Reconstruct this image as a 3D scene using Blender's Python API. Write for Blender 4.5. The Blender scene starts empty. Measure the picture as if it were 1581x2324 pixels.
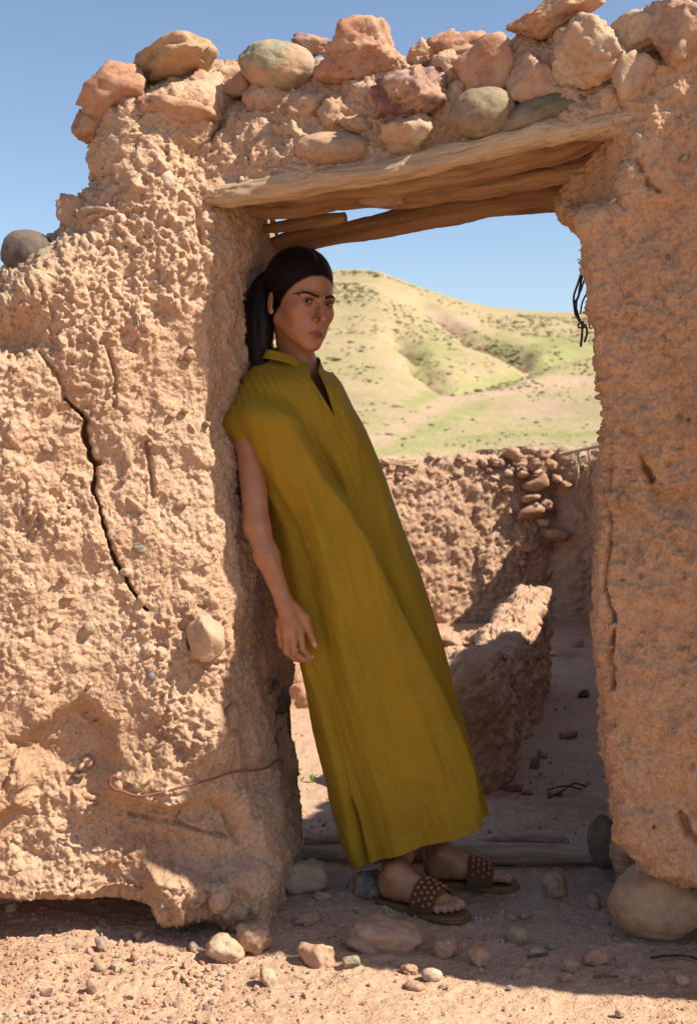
import bpy, bmesh, math, random
import numpy as np
from mathutils import Vector, Matrix
R = math.radians
random.seed(7); RNG = np.random.default_rng(7)
SC = bpy.context.scene
COL = SC.collection

# ---------------------------------------------------------------- camera
CAM = np.array([0.0, -3.34, 1.2]); FPX = 2905.0; PITCH = math.atan(142/2905)
cd = bpy.data.cameras.new('camera'); cam = bpy.data.objects.new('camera', cd); COL.objects.link(cam)
cam.location = CAM; cam.rotation_euler = (R(90)-PITCH, 0, 0)
cd.sensor_fit = 'VERTICAL'; cd.sensor_height = 36; cd.sensor_width = 36; cd.lens = 45
cd.clip_start = 0.05; cd.clip_end = 3000
cd.dof.use_dof = True; cd.dof.focus_distance = 3.3; cd.dof.aperture_fstop = 6.3
SC.camera = cam
# ---------------------------------------------------------------- sun and sky
SUN_AZ, SUN_EL = 20.0, 48.0      # degrees in front of +x, above the ground
SUND = np.array([math.cos(R(SUN_EL))*math.cos(R(SUN_AZ)), -math.cos(R(SUN_EL))*math.sin(R(SUN_AZ)), math.sin(R(SUN_EL))])
W = bpy.data.worlds.new('World'); SC.world = W; W.use_nodes = True
nt = W.node_tree; nt.nodes.clear()
sk = nt.nodes.new('ShaderNodeTexSky'); sk.sky_type = 'NISHITA'; sk.sun_disc = False
sk.sun_elevation = R(SUN_EL); sk.sun_rotation = math.atan2(SUND[0], SUND[1])
sk.altitude = 900; sk.air_density = 1.0; sk.dust_density = 1.3; sk.ozone_density = 1.0
bg = nt.nodes.new('ShaderNodeBackground'); bg.inputs[1].default_value = 0.098
wo = nt.nodes.new('ShaderNodeOutputWorld')
nt.links.new(sk.outputs[0], bg.inputs[0]); nt.links.new(bg.outputs[0], wo.inputs[0])
ld = bpy.data.lights.new('sun', 'SUN'); sun = bpy.data.objects.new('sun', ld); COL.objects.link(sun)
ld.energy = 5.0; ld.angle = R(0.5); ld.color = (1.0, 0.92, 0.80)
sun.rotation_euler = Vector(SUND).to_track_quat('Z', 'Y').to_euler(); sun.location = (4, -2, 6)
vs = SC.view_settings; vs.view_transform = 'Standard'; vs.look = 'None'; vs.gamma = 1; vs.use_curve_mapping = False
vs.exposure = 0.74
SC.cycles.max_bounces = 6; SC.cycles.diffuse_bounces = 4

# ---------------------------------------------------------------- helpers
CP, SP = math.cos(PITCH), math.sin(PITCH)
def ray(px, py):
    a = px-790.5; b = 1162-py
    return np.array([a, CP*FPX + SP*b, -SP*FPX + CP*b])/FPX
def at(px, py, Y):
    "world point of picture position px, py (1581 x 2324 picture) on the plane y = Y"
    d = ray(px, py); return CAM + d*((Y-CAM[1])/d[1])
def on(px, py, f, off=0.0):
    "world point of a picture position on a surface y = f(x, z)"
    d = ray(px, py); Y = 0.0
    for _ in range(8):
        p = CAM + d*((Y-CAM[1])/d[1]); Y = float(f(p[0], p[2]))+off
    return CAM + d*((Y-CAM[1])/d[1])
def ground_at(px, py, z=0.0):
    d = ray(px, py); return CAM + d*((z-CAM[2])/d[2])
def proj(P):
    v = P-CAM
    dep = v[..., 1]*CP - v[..., 2]*SP
    up = v[..., 1]*SP + v[..., 2]*CP
    return 790.5 + v[..., 0]/dep*FPX, 1162 - up/dep*FPX
def ss(a, b, x):
    t = np.clip((x-a)/(b-a), 0, 1); return t*t*(3-2*t)
# noise
_P = RNG.permutation(256); _P = np.concatenate([_P, _P, _P])
_G = RNG.normal(size=(256, 3)); _G /= np.linalg.norm(_G, axis=1)[:, None]
_R = RNG.random((256, 3))
def _h(i, j, k): return _P[_P[_P[i & 255] + (j & 255)] + (k & 255)]
def perlin(p):
    i = np.floor(p).astype(np.int64); f = p-i; u = f*f*f*(f*(f*6-15)+10)
    out = 0
    for dx in (0, 1):
        wx = u[..., 0] if dx else 1-u[..., 0]
        for dy in (0, 1):
            wy = u[..., 1] if dy else 1-u[..., 1]
            for dz in (0, 1):
                wz = u[..., 2] if dz else 1-u[..., 2]
                g = _G[_h(i[..., 0]+dx, i[..., 1]+dy, i[..., 2]+dz)]
                out = out + wx*wy*wz*(g*(f-np.array([dx, dy, dz]))).sum(-1)
    return out*1.5
def fbm(p, o=4, lac=2.03, gain=0.5):
    a, s = 1.0, 0
    for k in range(o):
        s = s + a*perlin(p + 17.3*k); p = p*lac; a *= gain
    return s
def worley(p):
    i = np.floor(p).astype(np.int64)
    d1 = np.full(p.shape[:-1], 9.0); d2 = d1.copy(); cid = np.zeros(p.shape[:-1], int)
    for dx in (-1, 0, 1):
        for dy in (-1, 0, 1):
            for dz in (-1, 0, 1):
                c = i+np.array([dx, dy, dz]); h = _h(c[..., 0], c[..., 1], c[..., 2])
                q = c + _R[h]; d = np.sqrt(((q-p)**2).sum(-1))
                m = d < d1
                d2 = np.where(m, d1, np.minimum(d2, d)); d1 = np.where(m, d, d1); cid = np.where(m, h, cid)
    return d1, d2, cid
def sd_poly(x, y, poly):
    "signed distance to a polygon, negative inside"
    P = np.array(poly, float); n = len(P); d = np.full(x.shape, 1e18); s = np.zeros(x.shape, bool)
    for k in range(n):
        a = P[k]; b = P[(k+1) % n]; e = b-a; wx = x-a[0]; wy = y-a[1]
        t = np.clip((wx*e[0]+wy*e[1])/(e@e), 0, 1)
        d = np.minimum(d, (wx-e[0]*t)**2+(wy-e[1]*t)**2)
        c = (a[1] > y) != (b[1] > y)
        with np.errstate(divide='ignore', invalid='ignore'):
            xi = a[0]+(y-a[1])/(b[1]-a[1]+1e-12)*(b[0]-a[0])
        s ^= c & (x < xi)
    return np.where(s, -1, 1)*np.sqrt(d)
def d_line(x, y, pts):
    P = np.array(pts, float); d = np.full(x.shape, 1e18)
    for k in range(len(P)-1):
        a = P[k]; b = P[k+1]; e = b-a
        t = np.clip(((x-a[0])*e[0]+(y-a[1])*e[1])/(e@e), 0, 1)
        d = np.minimum(d, (x-a[0]-e[0]*t)**2+(y-a[1]-e[1]*t)**2)
    return np.sqrt(d)
# objects
def wloc(o):
    v = np.zeros(3)
    while o is not None:
        v += np.array(o.location); o = o.parent
    return v
def tag(o, label=None, cat=None, group=None, kind=None):
    if label: o['label'] = label
    if cat: o['category'] = cat
    if group: o['group'] = group
    if kind: o['kind'] = kind
    return o
def empty(name, loc, label=None, cat=None, group=None):
    o = bpy.data.objects.new(name, None); COL.objects.link(o); o.location = loc
    o.empty_display_size = 0.1
    return tag(o, label, cat, group)
def mesh_data(name, V, F, mat=None, smooth=True):
    me = bpy.data.meshes.new(name)
    V = np.asarray(V, np.float32)
    if isinstance(F, np.ndarray):
        n, k = F.shape
        me.vertices.add(len(V)); me.vertices.foreach_set('co', V.ravel())
        me.loops.add(n*k); me.loops.foreach_set('vertex_index', F.astype(np.int32).ravel())
        me.polygons.add(n); me.polygons.foreach_set('loop_start', np.arange(0, n*k, k, dtype=np.int32))
        me.update(calc_edges=True)
    else:
        me.from_pydata([tuple(v) for v in V], [], F)
    me.polygons.foreach_set('use_smooth', [smooth]*len(me.polygons))
    if mat: me.materials.append(mat)
    me.update()
    return me
def obj(name, V, F, mat=None, parent=None, loc=None, smooth=True, attrs=None):
    "one mesh object; V in world coordinates, loc = its origin"
    V = np.asarray(V, float)
    loc = np.zeros(3) if loc is None else np.asarray(loc, float)
    me = mesh_data(name, V-loc, F, mat, smooth)
    for k, a in (attrs or {}).items():
        a = np.asarray(a, np.float32)
        if a.ndim == 1:
            at_ = me.attributes.new(k, 'FLOAT', 'POINT'); at_.data.foreach_set('value', a)
        else:
            at_ = me.attributes.new(k, 'FLOAT_VECTOR', 'POINT'); at_.data.foreach_set('vector', a.ravel())
    o = bpy.data.objects.new(name, me); COL.objects.link(o)
    if parent is not None:
        o.location = loc - wloc(parent); o.parent = parent
    else: o.location = loc
    return o
def grid_faces(n, m, close_u=False, close_v=False):
    i = np.arange(n if close_u else n-1); j = np.arange(m if close_v else m-1)
    I, J = np.meshgrid(i, j, indexing='ij'); I2 = (I+1) % n; J2 = (J+1) % m
    return np.stack([I*m+J, I2*m+J, I2*m+J2, I*m+J2], -1).reshape(-1, 4)
def grid_normals(G):
    du = np.gradient(G, axis=0); dv = np.gradient(G, axis=1)
    n = np.cross(du, dv); l = np.linalg.norm(n, axis=-1, keepdims=True); l[l < 1e-12] = 1
    return n/l
# materials
def nodes(name):
    m = bpy.data.materials.new(name); m.use_nodes = True
    t = m.node_tree; return m, t, t.nodes['Principled BSDF']
def ramp(t, fac, stops):
    r = t.nodes.new('ShaderNodeValToRGB'); e = r.color_ramp.elements
    while len(e) < len(stops): e.new(0.5)
    for k, (p, c) in enumerate(stops): e[k].position = p; e[k].color = (*c, 1)
    t.links.new(fac, r.inputs[0]); return r.outputs[0]
def noise_n(t, scale, detail=4, rough=0.55, vec=None, dist=0.0):
    n = t.nodes.new('ShaderNodeTexNoise'); n.inputs['Scale'].default_value = scale
    n.inputs['Detail'].default_value = detail; n.inputs['Roughness'].default_value = rough
    n.inputs['Distortion'].default_value = dist
    if vec is not None: t.links.new(vec, n.inputs['Vector'])
    return n.outputs['Fac']
def coords(t, scale=(1, 1, 1), world=True, attr=None):
    if attr:
        a = t.nodes.new('ShaderNodeAttribute'); a.attribute_name = attr; out = a.outputs['Vector']
    elif world:
        g = t.nodes.new('ShaderNodeNewGeometry'); out = g.outputs['Position']
    else:
        g = t.nodes.new('ShaderNodeTexCoord'); out = g.outputs['Object']
    mp = t.nodes.new('ShaderNodeMapping'); mp.inputs['Scale'].default_value = scale
    t.links.new(out, mp.inputs[0]); return mp.outputs[0]
def mixc(t, fac, a, b, mode='MIX'):
    m = t.nodes.new('ShaderNodeMix'); m.data_type = 'RGBA'; m.blend_type = mode
    for s, v in ((m.inputs[0], fac), (m.inputs[6], a), (m.inputs[7], b)):
        if isinstance(v, (int, float)): s.default_value = v
        elif isinstance(v, tuple): s.default_value = (*v, 1)
        else: t.links.new(v, s)
    return m.outputs[2]
def bump(t, b, hs, prev=None):
    for fac, st, dist in hs:
        n = t.nodes.new('ShaderNodeBump'); n.inputs['Strength'].default_value = st; n.inputs['Distance'].default_value = dist
        t.links.new(fac, n.inputs['Height'])
        if prev is not None: t.links.new(prev, n.inputs['Normal'])
        prev = n.outputs[0]
    t.links.new(prev, b.inputs['Normal'])
def mat_earth(name, c1, c2, c3, sc=1.0, fine=0.0022, speck=True, world=True, rough=0.95):
    m, t, b = nodes(name); v = coords(t, world=world)
    n1 = noise_n(t, 3.5*sc, 5, .6, v); n2 = noise_n(t, 22*sc, 5, .65, v); n3 = noise_n(t, 110*sc, 3, .6, v)
    c = ramp(t, n1, [(.3, c1), (.52, c2), (.72, c3)])
    c = mixc(t, ramp(t, n2, [(.35, (0, 0, 0)), (.7, (1, 1, 1))]), c, tuple(x*1.16 for x in c2))
    c = mixc(t, .55, c, ramp(t, n3, [(.3, (.55, .52, .5)), (.55, (1, 1, 1)), (.8, (1.25, 1.22, 1.2))]), 'MULTIPLY')
    n5 = noise_n(t, 1.3*sc, 6, .65, v, .5)
    c = mixc(t, 1.0, c, ramp(t, n5, [(.34, (.74, .66, .60)), (.46, (1, 1, 1)), (.58, (1, 1, 1)), (.68, (1.08, 1.02, .98))]), 'MULTIPLY')
    if speck:
        s = t.nodes.new('ShaderNodeTexVoronoi'); s.inputs['Scale'].default_value = 85*sc; t.links.new(v, s.inputs['Vector'])
        s2 = t.nodes.new('ShaderNodeSeparateColor'); t.links.new(s.outputs['Color'], s2.inputs[0])
        a = ramp(t, s.outputs['Distance'], [(.12, (1, 1, 1)), (.3, (0, 0, 0))])
        r = ramp(t, s2.outputs[0], [(.86, (0, 0, 0)), (.88, (1, 1, 1))])
        f = mixc(t, 1.0, a, r, 'MULTIPLY')
        c = mixc(t, f, c, ramp(t, s2.outputs[1], [(.2, (.10, .06, .05)), (.5, (.42, .33, .22)), (.9, (.14, .13, .11))]))
    t.links.new(c, b.inputs['Base Color']); b.inputs['Roughness'].default_value = rough
    b.inputs['Specular IOR Level'].default_value = 0.15
    vv = t.nodes.new('ShaderNodeTexVoronoi'); vv.inputs['Scale'].default_value = 130*sc; vv.feature = 'SMOOTH_F1'; t.links.new(v, vv.inputs['Vector'])
    iv = t.nodes.new('ShaderNodeMath'); iv.operation = 'SUBTRACT'; iv.inputs[0].default_value = 1; t.links.new(vv.outputs['Distance'], iv.inputs[1])
    bump(t, b, [(n2, .6, fine*4), (iv.outputs[0], .8, fine*1.6), (n3, .8, fine*1.6)])
    return m
def mat_stone(name, c1, c2, c3, sc=1.0, rough=.85, fine=.0015, dust=.8):
    m, t, b = nodes(name); v = coords(t, world=True)
    n1 = noise_n(t, 9*sc, 5, .6, v, .6); n2 = noise_n(t, 60*sc, 4, .65, v); n3 = noise_n(t, 260*sc, 2, .6, v)
    c = ramp(t, n1, [(.3, c1), (.5, c2), (.7, c3)])
    c = mixc(t, .7, c, ramp(t, n2, [(.3, (.6, .58, .56)), (.55, (1, 1, 1)), (.8, (1.3, 1.28, 1.25))]), 'MULTIPLY')
    # dusty earth caught in the hollows of the surface
    n4 = noise_n(t, 14*sc, 4, .6, v)
    c = mixc(t, ramp(t, n4, [(.42, (0, 0, 0)), (.58, (dust, dust, dust))]), c, (.46, .285, .175))
    t.links.new(c, b.inputs['Base Color']); b.inputs['Roughness'].default_value = rough
    b.inputs['Specular IOR Level'].default_value = 0.25
    n5 = noise_n(t, 120*sc, 5, .7, v)
    bump(t, b, [(n2, .6, fine*3), (n5, .6, fine*1.4), (n3, .4, fine*.5)])
    return m
M = {}
M['mud'] = mat_earth('mud_plaster', (.36, .22, .137), (.46, .298, .19), (.52, .352, .24))
M['mud_shade_tint'] = mat_earth('mud_plaster_shade_tint', (.36, .205, .115), (.46, .28, .165), (.51, .325, .205), speck=False)  # right wall only: warm tone of its shade put into the plaster colour
M['mud_back'] = mat_earth('mud_plaster_yard', (.38, .225, .14), (.46, .29, .185), (.51, .34, .225), sc=.6)
M['soil'] = mat_earth('dry_soil', (.36, .225, .145), (.46, .30, .195), (.51, .345, .235), sc=1.1, fine=.0018)
ST = {
 'red':    mat_stone('red_rock', (.30, .135, .08), (.40, .20, .12), (.46, .26, .165)),
 'pink':   mat_stone('pink_rock', (.36, .19, .12), (.44, .265, .17), (.48, .31, .21)),
 'pale':   mat_stone('pale_rock', (.42, .27, .17), (.48, .34, .22), (.52, .40, .28)),
 'ochre':  mat_stone('ochre_rock', (.26, .16, .07), (.38, .25, .12), (.30, .24, .13)),
 'green':  mat_stone('green_grey_rock', (.17, .17, .12), (.25, .24, .16), (.34, .29, .18)),
 'purple': mat_stone('purple_rock', (.10, .055, .06), (.20, .105, .10), (.33, .19, .16)),
 'dark':   mat_stone('dark_brown_rock', (.075, .062, .052), (.12, .097, .08), (.16, .125, .10), dust=.15),
 'tan':    mat_stone('tan_river_rock', (.30, .185, .11), (.37, .24, .15), (.41, .28, .185), sc=.8, fine=.0007, rough=.75, dust=.35),
 'olive':  mat_stone('olive_river_rock', (.15, .12, .07), (.22, .17, .10), (.27, .20, .13), sc=.8, fine=.0007, rough=.7, dust=.15),
 'grey':   mat_stone('grey_rock', (.17, .14, .13), (.23, .19, .18), (.30, .25, .22)),
 'white':  mat_stone('whitish_rock', (.42, .31, .23), (.50, .39, .30), (.54, .44, .35)),
}
# stones
_ico = {}
def ico(sub):
    if sub not in _ico:
        bm = bmesh.new(); bmesh.ops.create_icosphere(bm, subdivisions=sub, radius=1)
        V = np.array([v.co[:] for v in bm.verts]); V /= np.linalg.norm(V, axis=1)[:, None]
        F = np.array([[v.index for v in f.verts] for f in bm.faces]); bm.free(); _ico[sub] = (V, F)
    return _ico[sub]
def rotm(ax, ay, az):
    return np.array(Matrix.Rotation(az, 3, 'Z') @ Matrix.Rotation(ay, 3, 'Y') @ Matrix.Rotation(ax, 3, 'X'))
def stone_shape(seed, kind='angular', sub=4, rough=1.0):
    r = np.random.default_rng(seed); V, F = ico(sub)
    if kind == 'round':
        rad = 1 + .10*fbm(V*1.1+seed*3.1, 3)
    elif kind == 'blob':
        rad = 1 + .26*fbm(V*1.3+seed*3.1, 4)
    else:
        n = r.normal(size=(13, 3)); n /= np.linalg.norm(n, axis=1)[:, None]
        ax = np.vstack([n, [[0, 1, 0], [0, -1, 0], [1, 0, 0], [-1, 0, 0], [0, 0, 1], [0, 0, -1]]])
        off = np.concatenate([r.uniform(.60, 1.0, 13), r.uniform(.8, 1.0, 6)])
        V2 = V + .10*np.stack([fbm(V*1.7+seed, 3), fbm(V*1.7+seed+5, 3), fbm(V*1.7+seed+9, 3)], -1)
        d = V2@ax.T; q = np.where(d > .05, off/np.maximum(d, .05), 9)
        rad = np.minimum(-np.log(np.exp(-np.minimum(q, 3)*48).sum(1))/48, 1.22)
    P = V*rad[:, None]
    nz = fbm(P*2.3+seed*1.7, 6, gain=.6)
    amp = {'round': .022, 'blob': .085, 'angular': .105}[kind]*rough
    w = P + .12*np.stack([fbm(P*3+seed, 2), fbm(P*3+seed+5, 2), fbm(P*3+seed+9, 2)], -1)
    w1, w2, ci = worley(w*2.3+seed); v1, v2, _ = worley(w*6.5+seed)
    k = 0 if kind == 'round' else rough
    P = P + V*(amp*nz)[:, None] - V*(.05*k*np.exp(-((w2-w1)/.05)**2)+.02*k*np.exp(-((v2-v1)/.08)**2)-k*.05*((ci % 5)/5.0-.4)*ss(.03, .12, w2-w1))[:, None]
    return P, F
def stone(name, c, half, mat, kind='angular', rot=(0, 0, 0), seed=1, sub=4, parent=None, rough=1.0, label=None):
    P, F = stone_shape(seed, kind, sub, rough)
    mx = np.abs(P).max(0); P = P/mx
    P = (P*np.array(half))@rotm(*rot).T + np.array(c)
    o = obj(name, P, F, mat, parent, loc=c)
    if label: o['label'] = label
    return o
def px_stone(name, px, py, w, h, f, mat, kind='angular', tilt=0.0, depth=None, off=0.0, seed=1, sub=4, parent=None, rough=1.0, yaw=0.0):
    "stone whose outline is w x h picture px, tilt in degrees (positive = left end down), centred on surface f"
    c = on(px, py, f, off); s = (c[1]-CAM[1])/FPX
    hw, hh = w*s/2, h*s/2; dp = depth/2 if depth else .45*(hw+hh)
    return stone(name, c, (hw, dp, hh), mat, kind, (0, R(-tilt), R(yaw)), seed, sub, parent, rough)
# ================================================================ THE SETTING
TA = math.tan(R(16.0))
def yP(x): return -0.16 - TA*(x+0.36)
def fR(x, z): return yP(x) + 0.13*np.clip((1.95-z)/1.95, 0, 1)
def fL(x, z): return -0.19 + 0.25*(x+0.36) + 0.05*(z-0.9) + 0*x
def fTop(x, z): return np.where(np.asarray(x) < -0.34, fL(x, z)+.02, yP(x)+.045) + 0*np.asarray(z)

# ---- ground: one sheet, fine near the doorway, coarse to the horizon
def axis(lo, hi, st, far_lo, far_hi, g=1.16):
    a = list(np.arange(lo, hi, st)); s = st; v = a[-1]; b = []
    while v < far_hi: s *= g; v += s; b.append(v)
    s = st; v = lo; c = []
    while v > far_lo: s *= g; v -= s; c.append(v)
    return np.array(c[::-1]+a+b)
gx = axis(-1.0, 0.95, .0055, -900, 900); gy = axis(-.62, .62, .0055, -300, 1500, 1.05)
X, Y = np.meshgrid(gx, gy, indexing='ij'); P0 = np.stack([X, Y, 0*X], -1)
near = np.exp(-((X/3)**2+((Y-1)/5)**2))
H = .018*fbm(P0*1.6+3, 3)*near
nm = (np.abs(X) < 1.8) & (Y < 2.0) & (Y > -1.5); q = P0[nm]
px_, py_ = proj(q+np.array([0, 0, 0.0]))
gravelly = ss(700, 150, px_)*ss(2080, 2200, py_)
w1, w2, cid = worley(q*np.array([60, 60, 60]))
lump = np.clip(.55-w1, 0, 1)*(cid % 3 == 0)
v1, v2, vid = worley(q*26+9)
H[nm] += .006*fbm(q*9, 4)+.0035*fbm(q*40, 3)+lump*.010*(.35+.9*gravelly) + np.clip(.5-v1, 0, 1)*(vid % 5 == 0)*.02
# soil piles up a little against the feet of the walls and slopes down behind the sill
H += -.05*ss(.55, 1.6, Y)*near
ground_h = H
G = np.stack([X, Y, H], -1)
ground = obj('ground', G.reshape(-1, 3), grid_faces(len(gx), len(gy)), M['soil']); tag(ground, kind='structure')
def gz(x, y):
    i = int(np.clip(np.searchsorted(gx, x), 0, len(gx)-1)); j = int(np.clip(np.searchsorted(gy, y), 0, len(gy)-1))
    return float(ground_h[i, j])

# ---- hills beyond the yard
def hill_mat():
    m, t, b = nodes('dry_grass_hillside'); v = coords(t)
    a = t.nodes.new('ShaderNodeAttribute'); a.attribute_name = 'cover'
    sp = t.nodes.new('ShaderNodeSeparateXYZ'); t.links.new(a.outputs['Vector'], sp.inputs[0])
    n1 = noise_n(t, .09, 6, .65, v); n2 = noise_n(t, .9, 5, .7, v); n3 = noise_n(t, 5, 3, .7, v)
    c = ramp(t, n1, [(.35, (.41, .30, .18)), (.5, (.37, .285, .16)), (.65, (.33, .27, .14))])
    c = mixc(t, ramp(t, n2, [(.45, (0, 0, 0)), (.68, (.75, .75, .75))]), c, (.26, .245, .11))
    c = mixc(t, ramp(t, n3, [(.5, (0, 0, 0)), (.75, (.5, .5, .5))]), c, (.42, .31, .21))
    def masked(ch, col, k=1.0):
        nonlocal c
        ma = t.nodes.new('ShaderNodeMath'); ma.operation = 'MULTIPLY_ADD'
        t.links.new(n2, ma.inputs[0]); ma.inputs[1].default_value = 1.4; ma.inputs[2].default_value = -.7
        ad = t.nodes.new('ShaderNodeMath'); ad.operation = 'ADD'
        t.links.new(sp.outputs[ch], ad.inputs[0]); t.links.new(ma.outputs[0], ad.inputs[1])
        c = mixc(t, ramp(t, ad.outputs[0], [(.25, (0, 0, 0)), (.8, (k, k, k))]), c, col)
    masked(0, (.235, .25, .09), .7); masked(1, (.42, .29, .20), .8); masked(2, (.19, .11, .07), .9)
    t.links.new(c, b.inputs['Base Color']); b.inputs['Roughness'].default_value = 1; b.inputs['Specular IOR Level'].default_value = .05
    bump(t, b, [(n2, .5, .35), (n3, .5, .1)])
    return m
rd = 150.0
rpx = [-900, 200, 600, 700, 780, 820, 860, 905, 960, 1020, 1100, 1200, 1300, 1400, 1700, 2600]
rpy = [760, 690, 622, 612, 610, 609, 615, 632, 652, 671, 692, 703, 706, 700, 660, 640]
hx = np.linspace(-150, 190, 560); hy = np.concatenate([np.linspace(13, 60, 170), np.linspace(60, 175, 260)[1:], np.linspace(175, 330, 30)[1:]])
HX, HY = np.meshgrid(hx, hy, indexing='ij')
azi = HX/(HY+3.34)                                   # a ridge that bends with the bearing
zr = np.interp(790.5+azi*FPX, rpx, [1.2+(1020-v)/FPX*(rd+3.34) for v in rpy])
tt = np.clip((HY-13)/(rd-13), 0, None)
prof = np.where(tt < 1, tt**1.22, 1-.9*(tt-1)**1.5)
HZ = zr*np.maximum(prof, -1) - .3
pp = np.stack([HX, HY, 0*HX], -1)
HZ += ss(0, .25, tt)*(ss(1.05, .8, tt))*(1.3*fbm(pp*.03, 3)+.28*fbm(pp*.16, 3))
hp, hq = proj(np.stack([HX, HY, HZ], -1))
gul = [[(895, 768), (939, 793), (955, 837), (988, 861), (1019, 874)], [(948, 682), (1028, 735), (1063, 766), (1125, 788), (1200, 815)],
       [(1019, 877), (1143, 855), (1215, 830), (1253, 810), (1342, 795), (1450, 780)]]
dk = np.full(HX.shape, 1e9)
for k, g in enumerate(gul):
    d = d_line(hp, hq, g) + 6*fbm(pp*.25, 3)
    HZ -= (1.2 if k < 2 else .8)*np.exp(-(d/13)**2)*ss(.1, .3, tt)
    if k < 2: dk = np.minimum(dk, d_line(hp, hq, g)+7*fbm(pp*.4+5, 3))
gr = np.maximum.reduce([
    np.exp(-(d_line(hp, hq, [(921, 921), (1019, 880), (1143, 857), (1200, 838), (1253, 812), (1345, 797), (1450, 780)])/17)**2),
    np.exp(-(d_line(hp, hq, [(877, 1032), (948, 990), (1032, 945), (1098, 917)])/15)**2),
    np.exp(-((hp-1255)/75)**2-((hq-785)/30)**2), .8*np.exp(-((hp-960)/90)**2-((hq-800)/50)**2),
    .7*np.exp(-((hp-1130)/90)**2-((hq-780)/35)**2), .75*np.exp(-(d_line(hp, hq, [(900, 1020), (1120, 985), (1380, 985)])/12)**2)])
pk = np.maximum.reduce([
    np.exp(-(d_line(hp, hq, [(830, 1010), (965, 940), (1010, 905), (1200, 880), (1400, 858)])/14)**2),
    np.exp(-((hp-1230)/90)**2-((hq-930)/25)**2), .8*np.exp(-((hp-900)/35)**2-((hq-830)/30)**2),
    np.exp(-(d_line(hp, hq, [(955, 690), (1040, 730)])/12)**2), np.exp(-((hp-1062)/28)**2-((hq-728)/18)**2)])
cover = np.stack([gr, pk, np.exp(-(dk/6)**2)*1.0], -1)
hill = obj('hillside', np.stack([HX, HY, HZ], -1).reshape(-1, 3), grid_faces(*HX.shape), hill_mat(), attrs={'cover': cover.reshape(-1, 3)})
tag(hill, kind='structure')
# low scrub dotted over the slopes
m, t, b = nodes('scrub_leaves'); n_ = noise_n(t, 2.0, 3, .6, coords(t))
t.links.new(ramp(t, n_, [(.3, (.19, .17, .08)), (.6, (.25, .215, .105)), (.8, (.31, .265, .14))]), b.inputs['Base Color']); b.inputs['Roughness'].default_value = 1
M['scrub'] = m
def hill_z(x, y):
    i = np.clip(np.searchsorted(hx, x), 0, len(hx)-1); j = np.clip(np.searchsorted(hy, y), 0, len(hy)-1); return HZ[i, j]
Vi, Fi = ico(1); Vs, Fs = [], []; off = 0
rr = np.random.default_rng(5)
for k in range(15000):
    y = 22+122*rr.random()**.6; x = (rr.random()*.36-.05)*(y+3.3)
    pxx, pyy = 790.5+x/(y+3.34)*FPX, 0
    den = fbm(np.array([[x*.09, y*.05, 3.0]]), 3)[0]
    if den < -.15+.5*rr.random(): continue
    s = rr.uniform(.045, .11)*(.4+y/90)*rr.choice([.4, .6, .9, 1.4], p=[.42, .34, .2, .04])
    D = 1+.35*rr.normal(size=len(Vi))
    Vs.append(Vi*D[:, None]*np.array([s*1.5, s*1.2, s*.55])+np.array([x, y, hill_z(x, y)+s*.15])); Fs.append(Fi+off); off += len(Vi)
scrub = obj('hill_scrub', np.vstack(Vs), np.vstack(Fs), M['scrub']); tag(scrub, kind='stuff')

# ================================================================ THE GATE WALL
wall = empty('adobe_gate_wall', (0, 0, 0), 'crumbling mud and rubble wall with a log lintel doorway the woman leans in', 'wall')

def mud_disp(P, clump, fine=1.0):
    "relief of weathered mud plaster in metres; clump 0 smooth .. 1 crumbly"
    w = P + .020*np.stack([fbm(P*11, 3), fbm(P*11+7, 3), fbm(P*11+13, 3)], -1) + .005*np.stack([fbm(P*55+3, 2), fbm(P*55+8, 2), fbm(P*55+14, 2)], -1)
    a1, a2, ai = worley(w*np.array([19, 19, 13])); b1, b2, bi = worley(w*np.array([44, 44, 33])+4); c1, c2, ci = worley(w*88+9)
    dome = lambda d, r: np.sqrt(np.clip(1-(d/r)**2, 0, 1))
    big = dome(a1, .72)*((((ai*7) % 10)/10.0) > .35)*(((ai*3) % 7)/7.0+.3)
    mid = dome(b1, .66)*((((bi*3) % 10)/10.0) > .3)*(((bi*5) % 7)/7.0+.3)
    crumb = dome(c1, .62)*((((ci*3) % 10)/10.0) > .25)*(((ci*5) % 7)/7.0+.3)
    h = .020*fbm(P*3.2, 4) + .008*fbm(P*14, 4)
    pf = fbm(w*5.5+21, 4); pg = fbm(w*11+41, 3)
    h = h + .0065*(ss(-.03, .03, pf)+ss(.24, .29, pf)) + .0035*ss(.1, .15, pg)
    ridg = 1-np.abs(fbm(w*np.array([30, 30, 20]), 4))*2
    h = h + clump*(.0085*big + .0095*mid + .0062*crumb + .006*ridg) + fine*(.0028*fbm(P*75, 3) + (1-clump)*.0022*crumb)
    return h

def smooth_u(G, sig_pts, j0, j1):
    "round the corner of each row between columns j0..j1"
    k = np.arange(-3*sig_pts, 3*sig_pts+1); kw = np.exp(-.5*(k/sig_pts)**2); kw /= kw.sum()
    out = G.copy(); n = G.shape[1]
    idx = np.clip(np.arange(j0, j1)[:, None]+k[None], 0, n-1)
    out[:, j0:j1] = (G[:, idx]*kw[None, None, :, None]).sum(2)
    return out
zs = lambda pts, Yf: (np.array([p[2] for p in pts]), np.array([p[0] for p in pts]))
def curve(pts, f, off=0):
    "picture polyline on a surface -> x as a function of z"
    Q = np.array([on(a, b, f, off) for a, b in pts]); o = np.argsort(Q[:, 2]); return Q[o, 2], Q[o, 0]

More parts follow.
